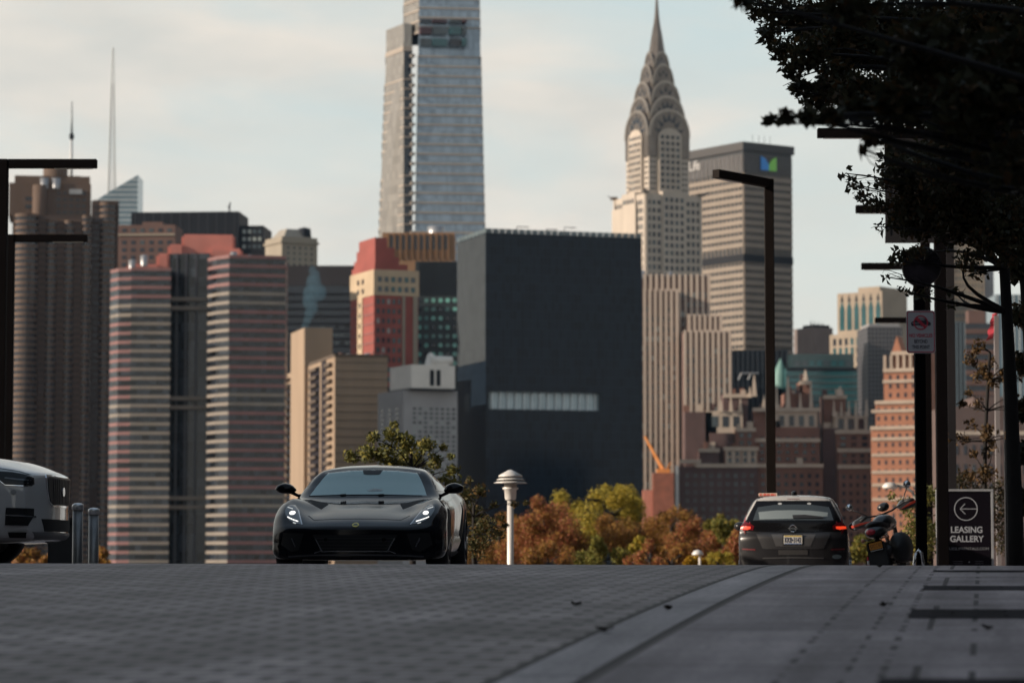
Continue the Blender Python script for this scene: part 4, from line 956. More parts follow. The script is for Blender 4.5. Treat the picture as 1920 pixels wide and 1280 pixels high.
for sx in (1, -1):
    gl = [(1.72, .90), (2.05, 1.06), (2.35, 1.115), (2.75, 1.10), (3.05, 1.02), (3.0, .95), (2.4, .91)]
    panel('side_window', bv, gl, 'right' if sx > 0 else 'left', carglass('side_glass', (.015, .018, .02)), car, .004, .08)
    # head lamp: dark lens, lit unit, light guide
    lens = [(.585, .50), (.66, .508), (.745, .545), (.80, .60), (.825, .66), (.82, .70), (.785, .725), (.735, .72), (.69, .675), (.645, .605)]
    tr = (lambda p: p) if sx > 0 else mirr
    hl = panel('headlight', bv, tr(lens), 'front', lamp_clear, car, .006, .03, label='right headlight lit' if sx > 0 else 'left headlight lit')
    panel('lamp_unit', bv, tr(disc((.735, .632), .033, .023, 16)), 'front', lamp_lit, hl, .011, .03)
    panel('light_guide', bv, tr(band([(.645, .535), (.70, .553), (.755, .575), (.778, .588)], .011)), 'front', lamp_lit, hl, .011, .03)
    panel('light_guide', bv, tr(band([(.745, .678), (.775, .688), (.805, .697)], .009)), 'front', mat('dim_lamp', (.6, .62, .6), .2, emit=(1, 1, .95), es=.25), hl, .011, .03)
    panel('light_guide', bv, tr(band([(.665, .513), (.70, .523)], .011)), 'front', MATS['dim_lamp'], hl, .011, .03)
    panel('lamp_edge', bv, tr(band([(.592, .50), (.648, .60), (.685, .665)], .010)), 'front', mat('lamp_chrome', (.55, .56, .58), .2, .8), hl, .012, .03)
    # bonnet vent, bumper ducts
    panel('bonnet_vent', bv, tr([(.70, .792), (.63, .795), (.42, .745), (.40, .735), (.455, .675), (.55, .725)]), 'front', void_m, car, .004, .03)
    panel('bumper_duct', bv, tr([(.56, .40), (.80, .41), (.83, .28), (.70, .20), (.62, .22)]), 'front', void_m, car, .005, .04)
    panel('duct_blade', bv, tr(band([(.70, .35), (.655, .255)], .013)), 'front', mat('dull_chrome', (.22, .23, .25), .25, .8), car, .014, .03)
    panel('grille_blade', bv, tr(band([(.43, .345), (.36, .215), (.44, .185)], .014)), 'front', MATS['dull_chrome'], car, .014, .03)
    panel('bonnet_seam', bv, tr(band([(0, .562), (.25, .560), (.475, .548), (.56, .60)], .006)), 'front', void_m, car, .003, .03)
    # side: wheel arches, sill duct, door line
    sd = 'right' if sx > 0 else 'left'
    for yy, rr in ((1.0, .36), (3.50, .385)):
        a = [(yy + rr * math.cos(PI * k / 20 * 1.24 - .38), .335 + rr * math.sin(PI * k / 20 * 1.24 - .38)) for k in range(21)]
        panel('wheel_arch', bv, a, sd, void_m, car, .003, .06)
    panel('side_intake', bv, [(2.75, .42), (3.05, .80), (3.1, .60), (2.95, .36)], sd, void_m, car, .004, .06)
    panel('sill', bv, [(1.40, .14), (3.0, .14), (3.0, .22), (1.40, .20)], sd, matt_blk, car, .008, .08)
    panel('door_seam', bv, band([(1.50, .25), (1.52, .60), (1.62, .80)], .008), sd, void_m, car, .003, .05)
    panel('waist_highlight', bv, band([(1.5, .76), (2.2, .80), (2.9, .86)], .01), sd, gloss_blk, car, .004, .05)
    rim = mat('dark_alloy', (.05, .05, .055), .3, .8)
    wheel(car, sx * .832, 1.0, .335, .245, rim); wheel(car, sx * .838, 3.50, .355, .285, rim)
    # door mirror on its stalk
    mr_ = bpy.data.objects.new('door_mirror', None); COL.objects.link(mr_); mr_.parent = car; mr_.location = (sx * .955, 1.66, .925)
    q = MB(); prof = [(0, -.075), (.035, -.07), (.058, -.045), (.066, 0), (.064, .045), (.058, .06), (0, .062)]
    q.lathe([(r, z) for r, z in prof], 20, axis='y')
    q.v = [(p[0] * 1.75 + sx * .012 * (p[2] > 0), p[1] * 1.25, p[2] * (1.0 if p[2] > 0 else .85) - abs(p[0]) * .12) for p in q.v]
    q.build('mirror_shell', paint, mr_, True)
    MB().tube([(-sx * .05, .0, -.035), (-sx * .13, .03, -.075), (-sx * .20, .06, -.085)], [.022, .018, .03], 8).build('mirror_stalk', paint, mr_, True)
# grille and lower lip, badge
gr = panel('grille', bv, [(-.46, .385), (.46, .385), (.375, .215), (-.375, .215)], 'front', void_m, car, .006, .05)
for k in range(4): panel('grille_bar', bv, [(-.42 + k * .02, .352 - k * .036), (.42 - k * .02, .352 - k * .036), (.42 - k * .02, .345 - k * .036), (-.42 + k * .02, .345 - k * .036)], 'front', matt_blk, gr, .012, .08)
for sx in (-1, 1): panel('sensor', bv, disc((sx * .315, .335), .020, .018, 12), 'front', gloss_blk, gr, .016, .03)
panel('splitter', bv, band([(-.74, .15), (-.45, .165), (0, .168), (.45, .165), (.74, .15)], .018), 'front', mat('splitter_gloss', (.05, .05, .055), .25), car, .012, .05)
panel('grille_edge', bv, band([(-.37, .205), (0, .207), (.37, .205)], .010), 'front', MATS['dull_chrome'], car, .012, .05)
bd = panel('bonnet_badge', bv, disc((0, .495), .038, .024, 24), 'front', mat('badge_yellow', (.62, .50, .03), .35), car, .010, .02)
panel('badge_centre', bv, [(-.026, .488), (.026, .488), (.018, .506), (0, .511), (-.018, .506)], 'front', mat('badge_green', (.02, .05, .02), .4), bd, .014, .02)
for sx in (-.27, .16): MB().tube([(sx - .03, 1.345, .842), (sx + .03, 1.36, .846)], .016, 8).build('wiper_pivot', matt_blk, car, True)
MB().tube([(-.66, 1.38, .835), (-.3, 1.33, .846), (.16, 1.33, .848), (.62, 1.37, .838)], .007, 6).build('wiper', matt_blk, car)

# ---- the grey hatchback seen from behind
hp = mat('grey_car_paint', (.017, .017, .019), .25, .1, var=.05, scale=1, spec=.3, coat=.3)
HX, HY = XA(1487, 49.0), 49.0
hat = thing('hatchback', 'dark grey electric hatchback seen from behind with its red tail lights lit', 'car', (HX, HY, gz(HX, HY) + .002), R(-7.0))
st = [(0, .22, [(0, .6), (.4, .6), (.7, .6), (.8, .6), (.85, .6), (.8, .6), (.5, .6), (.25, .6), (0, .6)]),
      (0, .22, [(0, .30), (.45, .30), (.78, .34), (.875, .50), (.885, .70), (.865, .82), (.5, .83), (.25, .83), (0, .83)]),
      (.06, .20, [(0, .24), (.5, .24), (.82, .30), (.893, .50), (.897, .75), (.875, .93), (.5, .94), (.25, .94), (0, .94)]),
      (.09, .18, [(0, .22), (.5, .22), (.83, .28), (.895, .50), (.897, .78), (.865, 1.02), (.62, 1.08), (.3, 1.09), (0, 1.095)]),
      (.22, .15, [(0, .21), (.5, .21), (.84, .26), (.895, .50), (.896, .80), (.845, 1.06), (.70, 1.23), (.35, 1.255), (0, 1.26)]),
      (.36, .12, [(0, .20), (.5, .20), (.84, .25), (.895, .50), (.894, .80), (.835, 1.08), (.655, 1.385), (.33, 1.42), (0, 1.425)]),
      (.46, .10, [(0, .20), (.5, .20), (.84, .25), (.893, .50), (.893, .82), (.83, 1.09), (.605, 1.485), (.30, 1.525), (0, 1.532)]),
      (1.3, .03, [(0, .18), (.5, .18), (.84, .22), (.89, .50), (.893, .84), (.83, 1.07), (.60, 1.51), (.30, 1.552), (0, 1.56)]),
      (2.2, 0, [(0, .18), (.5, .18), (.84, .22), (.89, .50), (.89, .82), (.83, 1.02), (.60, 1.50), (.30, 1.54), (0, 1.55)]),
      (2.8, 0, [(0, .18), (.5, .18), (.84, .22), (.89, .50), (.89, .80), (.83, 1.0), (.66, 1.30), (.33, 1.33), (0, 1.34)]),
      (3.4, 0, [(0, .18), (.5, .18), (.84, .22), (.89, .50), (.88, .78), (.82, .95), (.66, 1.02), (.33, 1.04), (0, 1.05)]),
      (4.1, -.2, [(0, .2), (.5, .2), (.82, .25), (.87, .45), (.86, .66), (.78, .82), (.5, .87), (.25, .88), (0, .89)]),
      (4.46, -.5, [(0, .25), (.4, .25), (.7, .3), (.78, .4), (.78, .55), (.7, .66), (.45, .70), (.2, .71), (0, .72)]),
      (4.48, -.5, [(0, .45), (.4, .45), (.7, .45), (.75, .45), (.78, .45), (.7, .45), (.45, .45), (.2, .45), (0, .45)])]
body, bv = car_body(st, .9, hat, hp)
rw = panel('tailgate_trim', bv, [(-.80, 1.03), (0, 1.045), (.80, 1.03), (.76, 1.12), (.665, 1.32), (.60, 1.435), (.3, 1.462), (0, 1.47), (-.3, 1.462), (-.60, 1.435), (-.665, 1.32), (-.76, 1.12)], 'front', gloss_blk, hat, .005, .05)
panel('rear_window', bv, [(-.66, 1.125), (0, 1.135), (.66, 1.125), (.625, 1.24), (.585, 1.345), (.3, 1.385), (0, 1.39), (-.3, 1.385), (-.585, 1.345), (-.625, 1.24)], 'front', carglass('rear_glass', (.03, .036, .038), .05), rw, .010, .05)
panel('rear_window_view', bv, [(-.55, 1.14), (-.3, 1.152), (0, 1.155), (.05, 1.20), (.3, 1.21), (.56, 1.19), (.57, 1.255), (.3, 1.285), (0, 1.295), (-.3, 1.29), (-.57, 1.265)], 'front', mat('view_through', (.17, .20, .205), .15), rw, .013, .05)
sheen = mat('roof_sheen_paint', (.42, .40, .375), .3, .1, var=.05, coat=.6)  # sky sheen on the dark roof edge, painted as pale silver
panel('spoiler_sheen', bv, [(-.60, 1.452), (-.3, 1.478), (0, 1.487), (.3, 1.478), (.60, 1.452), (.575, 1.515), (.3, 1.541), (0, 1.549), (-.3, 1.541), (-.575, 1.515)], 'front', sheen, hat, .012, .05)
for sx in (1, -1): panel('pillar_sheen', bv, [(sx * a_, b_) for a_, b_ in ((.605, 1.46), (.585, 1.512), (.66, 1.42), (.735, 1.27), (.80, 1.13), (.775, 1.13), (.70, 1.28))][::sx], 'front', sheen, hat, .009, .05)  # bright pillar edges, the light painted as silver strips
panel('wiper', bv, [(-.01, 1.215), (.20, 1.22), (.5, 1.185), (.5, 1.165), (.2, 1.165), (0, 1.16)], 'front', matt_blk, rw, .03, .06, thick=.025)
for sx in (-.22, .26): panel('sticker', bv, disc((sx, 1.403), .035, .015, 10), 'front', mat('sticker_pale', (.42, .43, .44), .5), hat, .012, .03)
panel('brake_strip', bv, [(-.10, 1.485), (.10, 1.485), (.10, 1.475), (-.10, 1.475)], 'front', mat('red_strip', (.12, .008, .012), .3), hat, .014, .05)
panel('black_band', bv, [(-.86, 1.035), (0, 1.05), (.86, 1.035), (.84, .955), (.45, .935), (0, .925), (-.45, .935), (-.84, .955)], 'front', gloss_blk, hat, .007, .05)
for sx in (1, -1):
    tr = (lambda p: p) if sx > 0 else mirr
    tl = panel('tail_light', bv, tr([(.64, 1.03), (.70, 1.07), (.79, 1.11), (.865, 1.07), (.88, .99), (.66, .965)]), 'front', mat('tail_lens', (.10, .006, .010), .12), hat, .012, .04, label='right tail light lit' if sx > 0 else 'left tail light lit')
    panel('lit_bar', bv, tr([(.70, 1.025), (.86, 1.03), (.87, .99), (.76, .972), (.70, .99)]), 'front', mat('tail_lit', (.5, .02, .01), .3, emit=(1, .07, .02), es=.45), tl, .017, .04)
    panel('lamp_arm', bv, tr([(.79, 1.11), (.835, 1.10), (.79, 1.21), (.765, 1.25)]), 'front', mat('tail_red', (.30, .03, .04), .15), tl, .012, .04)
    panel('reflector', bv, tr([(.62, .655), (.84, .665), (.84, .645), (.62, .635)]), 'front', mat('reflector_red', (.12, .008, .012), .3), hat, .008, .05)
    panel('side_window', bv, [(.55, 1.10), (.75, 1.36), (1.4, 1.43), (2.2, 1.40), (2.75, 1.14), (2.7, 1.06), (1.4, 1.08)], 'right' if sx > 0 else 'left', carglass('side_glass', (.015, .018, .02)), hat, .004, .08)
    for yy in (.82, 3.52):
        a = [(yy + .37 * math.cos(PI * k / 20 * 1.24 - .38), .33 + .37 * math.sin(PI * k / 20 * 1.24 - .38)) for k in range(21)]
        panel('wheel_arch', bv, a, 'right' if sx > 0 else 'left', void_m, hat, .003, .06)
        wheel(hat, sx * .80, yy, .32, .21, mat('silver_alloy', (.4, .4, .42), .3, .8))
    q = MB().lathe([(0, -.06), (.04, -.05), (.075, 0), (.078, .05), (0, .055)], 16, axis='y'); q.v = [(p[0] * 1.3, p[1], p[2]) for p in q.v]
    q.build('door_mirror', hp, hat, True, (sx * .985, 2.55, 1.06))
dk = mat('bumper_recess', (.018, .018, .02), .4, var=.15)
panel('bumper_recess', bv, [(-.60, .90), (.61, .90), (.50, .665), (.42, .655), (-.42, .655), (-.50, .665)], 'front', dk, hat, .006, .05)
panel('plate_recess', bv, [(-.355, .898), (.375, .898), (.285, .70), (-.28, .70)], 'front', mat('recess_grey', (.06, .06, .063), .4, .2), hat, .011, .05)
panel('bumper_lip', bv, band([(-.5, .505), (0, .515), (.5, .505)], .018), 'front', mat('lip_grey', (.07, .07, .073), .3, .3), hat, .010, .05)
panel('bumper_insert', bv, [(-.24, .64), (.24, .64), (.24, .56), (-.24, .56)], 'front', mat('insert_grey', (.03, .029, .029), .4), hat, .008, .05)
pl = MB().box(-.165, .165, -.012, 0, -.085, .085).build('number_plate', gloss_blk, hat, loc=(0, -.004, .805))
MB().box(-.152, .152, -.004, 0, -.074, .074).build('plate_face', mat('plate_white', (.50, .49, .45), .5, var=.05), pl, loc=(0, -.013, 0), bevel=.002)
MB().box(-.14, .14, -.002, 0, -.008, .008).build('plate_band', mat('plate_gold', (.50, .35, .05), .5), pl, loc=(0, -.018, .060))
MB().box(-.14, .14, -.002, 0, -.006, .006).build('plate_band', mat('plate_blue', (.05, .12, .30), .5), pl, loc=(0, -.018, -.062))
lettering('KKB•3142', .265, .085, (0, -.020, -.003), (R(90), 0, 0), mat('plate_navy', (.015, .02, .06), .5), pl, weight=.01)
bg_ = MB().lathe([(.058, -.006), (.064, 0), (.058, .006), (.050, .006), (.046, 0), (.050, -.006), (.058, -.006)], 32, axis='y').build('badge', chrome, hat, True, loc=(0, .028, .99))
MB().box(-.075, .075, -.006, .004, -.012, .012).build('badge_bar', chrome, bg_, loc=(0, -.004, 0), bevel=.002)
MB().lathe([(0, -.05), (.02, -.03), (.045, .02), (.05, .05)], 12, axis='y').build('aerial_fin', gloss_blk, hat, True, loc=(0, .80, 1.58))
panel('emblem_sticker', bv, disc((.71, .53), .075, .035, 16), 'front', mat('sticker_teal', (.10, .14, .15), .5), hat, .012, .03)
rs = thing('roof_sign', 'small red and white roof sign on the grey hatchback', 'sign', hat.matrix_basis @ Vector((-.43, .72, 1.535)), R(-7))
MB().box(-.155, .155, -.02, .02, 0, .05).build('sign_body', mat('sign_cream', (.7, .55, .45), .5, var=.05), rs, bevel=.006)
q = MB()
for k, w in enumerate((.02, .012, .028, .016, .022, .012, .026, .018, .014)): q.box(-.138 + k * .031, -.138 + k * .031 + w, -.0235, -.02, .010, .040)
q.build('red_marking', mat('sign_red', (.62, .05, .03), .5), rs)

# ---- the white SUV nosing in from the edge
wp = mat('white_car_paint', (.50, .495, .49), .25, 0.0, var=.03, scale=.6, coat=1.0)
SX, SY = XA(113, 32.4), 32.4
suv = thing('suv', 'white sport utility vehicle with a chrome framed grille poking in from the side', 'car', (SX, SY, gz(SX, SY) + .01), R(85))
st = [(0, .18, [(0, .62), (.4, .62), (.62, .62), (.82, .62), (.88, .62), (.78, .62), (.5, .62), (.25, .62), (0, .62)]),
      (0, .18, [(0, .33), (.5, .33), (.84, .35), (.92, .50), (.93, .76), (.84, .90), (.5, .945), (.25, .955), (0, .96)]),
      (.10, .165, [(0, .27), (.55, .27), (.86, .32), (.945, .52), (.945, .76), (.86, .985), (.5, 1.012), (.25, 1.022), (0, 1.03)]),
      (.45, .09, [(0, .24), (.6, .24), (.90, .30), (.96, .54), (.965, .80), (.90, 1.02), (.55, 1.10), (.28, 1.128), (0, 1.135)]),
      (.95, .02, [(0, .23), (.6, .23), (.90, .32), (.965, .56), (.97, .84), (.92, 1.06), (.56, 1.16), (.28, 1.188), (0, 1.195)]),
      (1.50, 0, [(0, .23), (.6, .23), (.90, .32), (.95, .56), (.96, .84), (.92, 1.09), (.70, 1.19), (.35, 1.225), (0, 1.23)]),
      (2.10, 0, [(0, .23), (.6, .23), (.90, .32), (.945, .56), (.955, .86), (.91, 1.10), (.70, 1.55), (.35, 1.60), (0, 1.61)]),
      (2.6, 0, [(0, .23), (.6, .23), (.90, .32), (.945, .56), (.955, .86), (.91, 1.11), (.66, 1.70), (.35, 1.75), (0, 1.76)]),
      (4.2, 0, [(0, .23), (.6, .23), (.90, .32), (.945, .56), (.955, .86), (.91, 1.13), (.66, 1.68), (.35, 1.73), (0, 1.74)]),
      (4.85, -.1, [(0, .3), (.6, .3), (.88, .36), (.93, .56), (.93, .86), (.86, 1.10), (.66, 1.30), (.35, 1.32), (0, 1.33)]),
      (4.95, -.15, [(0, .4), (.5, .4), (.8, .45), (.88, .6), (.88, .8), (.8, .95), (.6, .98), (.35, .99), (0, 1.0)]),
      (4.95, -.15, [(0, .7), (.4, .7), (.6, .7), (.75, .7), (.8, .7), (.7, .7), (.5, .7), (.25, .7), (0, .7)])]
body, bv = car_body(st, .96, suv, wp, nu=130, pw=2.5)
fr = panel('grille_frame', bv, [(-.50, .975), (.50, .975), (.53, .94), (.50, .80), (.44, .68), (.34, .63), (-.34, .63), (-.44, .68), (-.50, .80), (-.53, .94)], 'front', chrome, suv, .012, .05, thick=.03)
gr = panel('grille', bv, [(-.48, .955), (.48, .955), (.505, .935), (.475, .80), (.42, .695), (.33, .652), (-.33, .652), (-.42, .695), (-.475, .80), (-.505, .935)], 'front', mat('grille_dark', (.03, .03, .032), .3), suv, .018, .05)
for k in range(11): panel('grille_slat', bv, band([(-.36 + k * .072, .935), (-.33 + k * .066, .66)], .012), 'front', mat('slat_dark', (.08, .08, .085), .3, .6), gr, .026, .06)
panel('badge', bv, disc((0, .80), .05, .05, 18), 'front', chrome, gr, .034, .04)
for sx in (1, -1):
    tr = (lambda p: p) if sx > 0 else mirr; sd = 'right' if sx > 0 else 'left'
    sp_ = (lambda p: p)
    hl = panel('headlight', bv, [(.105, .93), (.10, .865), (.12, .842), (.37, .854), (.444, .912), (.556, 1.006), (.316, .991), (.158, .965)], sd, mat('suv_lamp_lens', (.016, .018, .021), .12, spec=.3), suv, .006, .03)
    panel('lamp_bar', bv, band([(.14, .905), (.26, .915), (.38, .93)], .014), sd, mat('lamp_grey', (.13, .14, .15), .3, .5), hl, .011, .03)
    panel('lamp_bar', bv, band([(.14, .868), (.26, .870), (.36, .876)], .010), sd, mat('lamp_dark', (.01, .01, .012), .3), hl, .011, .03)
    panel('lamp_edge', bv, band([(.12, .842), (.37, .852), (.444, .910), (.556, 1.004)], .008), sd, chrome, hl, .012, .03)
    panel('amber_marker', bv, [(.47, .945), (.56, 1.0), (.66, 1.0), (.56, .962)], sd, mat('amber', (.40, .07, .03), .25), hl, .013, .03)
    panel('side_duct', bv, [(.353, .614), (.10, .608), (.10, .53), (.135, .424), (.365, .43)], sd, void_m, suv, .020, .025)
    panel('duct_blade', bv, band([(.353, .535), (.22, .53), (.085, .522)], .015), sd, mat('dull_chrome', (.22, .23, .25), .25, .8), suv, .030, .025)
    panel('fog_recess', bv, [(.34, .355), (.15, .355), (.18, .295), (.335, .295)], sd, void_m, suv, .016, .025)
    panel('fog_lamp', bv, band([(.27, .335), (.245, .32)], .014), sd, lamp_clear, suv, .010, .03)
    panel('washer_cap', bv, disc((.28, .775), .033, .028, 16), sd, mat('seam_grey', (.3, .3, .3), .3), suv, .003, .03)
    panel('side_window', bv, [(1.95, 1.18), (2.45, 1.56), (4.3, 1.55), (4.4, 1.20)], sd, carglass('side_glass', (.015, .018, .02)), suv, .004, .1)
    panel('bonnet_seam', bv, band([(.11, .955), (.25, 1.0), (.45, 1.03), (.9, 1.06), (1.5, 1.085)], .007), sd, void_m, suv, .003, .05)
    panel('panel_seam', bv, band([(.56, .35), (.52, .55), (.50, .72)], .005), sd, MATS['seam_grey'], suv, .003, .05)
    for yy in (.98, 3.95):
        a = [(yy + .42 * math.cos(PI * k / 20 * 1.3 - .47), .38 + .42 * math.sin(PI * k / 20 * 1.3 - .47)) for k in range(21)]
        panel('wheel_arch', bv, a, sd, void_m, suv, .004, .06)
        wheel(suv, sx * .85, yy, .38, .26, mat('silver_alloy', (.4, .4, .42), .3, .8))
    q = MB().lathe([(0, -.07), (.06, -.06), (.09, 0), (.09, .05), (0, .06)], 16, axis='y'); q.v = [(p[0] * 1.3, p[1], p[2]) for p in q.v]
    q.build('door_mirror', wp, suv, True, (sx * 1.05, 1.95, 1.20))
lg = panel('lower_grille', bv, [(-.62, .50), (.62, .50), (.55, .37), (-.55, .37)], 'front', void_m, suv, .008, .05)
panel('bumper_skirt', bv, [(-.80, .36), (.80, .36), (.66, .28), (-.66, .28)], 'front', mat('skirt_grey', (.16, .16, .165), .5), suv, .010, .06)
panel('windscreen', bv, [(-.72, 1.22), (.72, 1.22), (.62, 1.62), (0, 1.68), (-.62, 1.62)], 'front', carglass('windscreen_glass', (.035, .045, .047)), suv, .006, .08)

# ---- the leaning motorcycle
MX, MY = XA(1657, 45.5), 45.5
bike = thing('motorcycle', 'dark parked motorcycle leaning on its stand with round mirrors and orange plate', 'motorcycle', (MX, MY, gz(MX, MY)), R(-12))
bike.rotation_euler = (0, R(-10), R(-16)); bike.scale = (1.14, 1.1, 1.1)
dkp = mat('bike_black', (.012, .012, .013), .3, var=.2, scale=3, coat=.5); eng = mat('engine_metal', (.05, .05, .052), .45, .6, var=.3, scale=6)
gryp = mat('bike_grey', (.10, .115, .13), .4, var=.1); redp = mat('bike_red', (.42, .05, .03), .4, var=.1)
def moto_wheel(y, r, w):
    wh = bpy.data.objects.new('wheel', None); COL.objects.link(wh); wh.parent = bike; wh.location = (0, y, r)
    MB().lathe([(r * .72, -w * .4), (r * .86, -w * .5), (r * .97, -w * .3), (r, 0), (r * .97, w * .3), (r * .86, w * .5), (r * .72, w * .4), (r * .72, -w * .4)], 36, axis='x').build('tyre', tyre_m, wh, True)
    q = MB().lathe([(r * .73, -.03), (r * .66, -.03), (r * .66, .03), (r * .73, .03)], 36, axis='x')
    for k in range(10): q.tube([(0, .03 * math.cos(.63 * k), .03 * math.sin(.63 * k)), (0, r * .68 * math.cos(.63 * k + .2), r * .68 * math.sin(.63 * k + .2))], .008, 5)
    q.build('rim', eng, wh)
moto_wheel(.30, .32, .17); moto_wheel(1.72, .33, .12)
MB().box(-.11, .11, .60, 1.15, .30, .62).build('engine', eng, bike, bevel=.04)
for s in (-1, 1): MB().tube([(s * .06, 1.70, .33), (s * .07, 1.48, .80), (s * .08, 1.40, .98)], .028, 8).build('fork', eng, bike, True)
MB().tube([(0, .62, .48), (.0, .3, .50), (0, .05, .72)], [.05, .05, .03], 8).build('frame', dkp, bike, True)
q = MB().lathe([(0, -.36), (.08, -.33), (.14, -.2), (.155, 0), (.15, .18), (.10, .30), (0, .33)], 18, axis='y'); q.v = [(p[0], p[1], p[2] * .8) for p in q.v]
q.build('fuel_tank', dkp, bike, True, (0, 1.05, .90))
q = MB().lathe([(0, -.40), (.07, -.38), (.13, -.25), (.14, 0), (.11, .25), (0, .32)], 16, axis='y'); q.v = [(p[0], p[1], p[2] * .42 + p[1] * -.08) for p in q.v]
q.build('seat', matt_blk, bike, True, (0, .42, .845))
q = MB().lathe([(0, -.16), (.10, -.14), (.15, 0), (.14, .2), (0, .3)], 16, axis='y'); q.v = [(p[0], p[1], p[2] * .6) for p in q.v]
tf = q.build('tail_fairing', dkp, bike, True, (0, .10, .76))
q = MB().lathe([(0, -.03), (.05, -.02), (.065, .02), (0, .03)], 14, axis='y'); q.v = [(p[0] * 1.1, p[1], p[2] * .7) for p in q.v]
q.build('tail_light', mat('bike_tail_red', (.45, .02, .035), .2), bike, True, (-.035, -.055, .765))
MB().box(-.13, .13, -.02, .02, .28, .62).build('mudguard', matt_blk, bike, loc=(0, -.02, 0), bevel=.015)
pm_ = MB().box(-.10, .10, -.006, .006, -.07, .07).build('number_plate', gloss_blk, bike, loc=(0, -.065, .565)); pm_.rotation_euler = (0, R(-4), 0)
MB().box(-.086, .086, -.003, 0, -.045, .050).build('plate_face', mat('plate_orange', (.52, .20, .02), .5), pm_, loc=(0, -.006, 0))
MB().box(-.086, .086, -.003, 0, -.064, -.055).build('plate_edge', mat('plate_white', (.50, .49, .45), .5), pm_, loc=(0, -.006, 0))
lettering('57CC42', .15, .055, (0, -.010, .0), (R(90), 0, 0), mat('plate_ink', (.06, .03, .02), .6), pm_)
for s in (-1, 1):
    b_ = MB().tube([(s * .06, -.01, .66), (s * .15, -.02, .665)], .010, 6).build('turn_signal', dkp, bike, True)
    MB().lathe([(0, -.03), (.024, -.02), (.03, .02), (0, .028)], 12, (s * .165, -.03, .665), axis='y').build('amber_lens', mat('amber_dim', (.38, .15, .09), .3), b_, True)
st_ = bpy.data.objects.new('steering', None); COL.objects.link(st_); st_.parent = bike; st_.location = (0, 1.36, 1.05); st_.rotation_euler = (0, R(-13), R(28))
MB().tube([(-.42, -.10, .03), (-.30, -.06, .05), (-.10, 0, .0), (.10, 0, 0), (.30, -.06, .05), (.42, -.10, .03)], .014, 8).build('handlebar', eng, st_, True)
q = MB().lathe([(0, -.05), (.05, -.045), (.08, 0), (.07, .06), (0, .07)], 18, axis='y'); q.v = [(p[0] * 1.1, p[1], p[2] * .8) for p in q.v]
q.build('instrument_pod', dkp, st_, True, (0, -.02, .09))
for s in (-1, 1):
    MB().tube([(s * .28, -.05, .06), (s * .36, -.02, .15), (s * .44, .0, .225)], .008, 6).build('mirror_stem', dkp, st_, True)
    MB().lathe([(0, -.008), (.05, -.008), (.056, 0), (.05, .014), (0, .02)], 20, (s * .455, 0, .265), axis='y').build('mirror_shell', dkp, st_, True)
    MB().lathe([(0, -.011), (.048, -.011), (.048, -.009)], 20, (s * .455, 0, .265), axis='y').build('mirror_glass', mat('mirror_silver', (.85, .86, .86), .03, 1.0, var=.01), st_, True)
    q = MB().ext([(s * .20, .02), (s * .30, .085), (s * .47, .055), (s * .50, -.04), (s * .40, -.075), (s * .25, -.05)], .02, .10)
    hg = q.build('hand_guard', gryp, st_, bevel=.012)
    MB().ext([(s * .22, -.035), (s * .40, .005), (s * .50, .012), (s * .50, -.022), (s * .38, -.028)], .010, .11).build('guard_stripe', redp, st_)
    MB().tube([(s * .30, -.06, .05), (s * .42, -.10, .03)], .022, 8).build('grip', matt_blk, st_, True)
MB().tube([(.06, 1.36, .62), (.10, .5, .42), (.13, .08, .50)], [.03, .045, .06], 10).build('exhaust', eng, bike, True)
q = MB()
for k in range(8): q.tube([(-.145 - .005 * k, .02, .44 - .055 * k), (-.150 - .005 * k, .02, .385 - .055 * k)], .017, 6, k % 2)
q.build('striped_guard', [mat('guard_red', (.45, .03, .04), .4), mat('guard_white', (.6, .6, .6), .4)], bike)
q = MB().lathe([(0, -.30), (.13, -.26), (.19, -.12), (.20, .10), (.16, .24), (0, .30)], 18, axis='y'); q.v = [(p[0] * .75, p[1], p[2] * 1.1) for p in q.v]; q.build('pannier', matt_blk, bike, True, (.27, .36, .50))
MB().box(.12, .30, .62, 1.1, .25, .72).build('engine_guard', dkp, bike, bevel=.05)
MB().tube([(-.08, .75, .30), (-.28, .68, .02)], .014, 6).build('side_stand', eng, bike, True)
# ================================================================== street furniture, trees, unseen blocks added for shade and reflections
def block(name, label, x0, x1, y0, y1, h, m, face):
    o = thing(name, label, 'building', (x0, y0, gz(x0, min(y0, 60)) - .5))
    MB().box(0, x1 - x0, 0, y1 - y0, 0, h).build('wall', m, o)
    MB().box(-.3, x1 - x0 + .3, -.3, y1 - y0 + .3, h, h + .8).build('parapet', slate, o)
    sh = {}
    n = 0
    for k in range(int(h // 3.6)):
        z = 4 + k * 3.6
        if z > h - 1.5: break
        if face in 'xX':
            xx = x1 - x0 if face == 'x' else 0
            c = MB().box(xx - .1, xx + .1, 1, y1 - y0 - 1, z - .9, z + .9)
        else: c = MB().box(1, x1 - x0 - 1, y1 - y0 - .1, y1 - y0 + .1, z - .9, z + .9)
        c.build('window_band', glass_dark, o)
    return o
wall_g = mat('unseen_block_brick', (.07, .06, .055), .85, var=.2, scale=.3)
block('unseen_block', 'tall unseen block added on the other side of the street to shade it', -28, -20, -70, 37.5, 46, wall_g, 'x')  # added out of view to cast shade over the foreground
block('unseen_block', 'dark unseen block added beyond the pavement trees to darken car reflections', 20, 44, -60, 105, 34, mat('dark_unseen_brick', (.025, .021, .019), .85, var=.2, scale=.3), 'X')  # added out of view, kept dark so the car flank mirrors less light
block('unseen_block', 'wide unseen block added behind the viewer for dark reflections on the cars', -20, 60, -110, -86, 42, wall_g, 'y')  # added behind the camera so car fronts mirror something dark

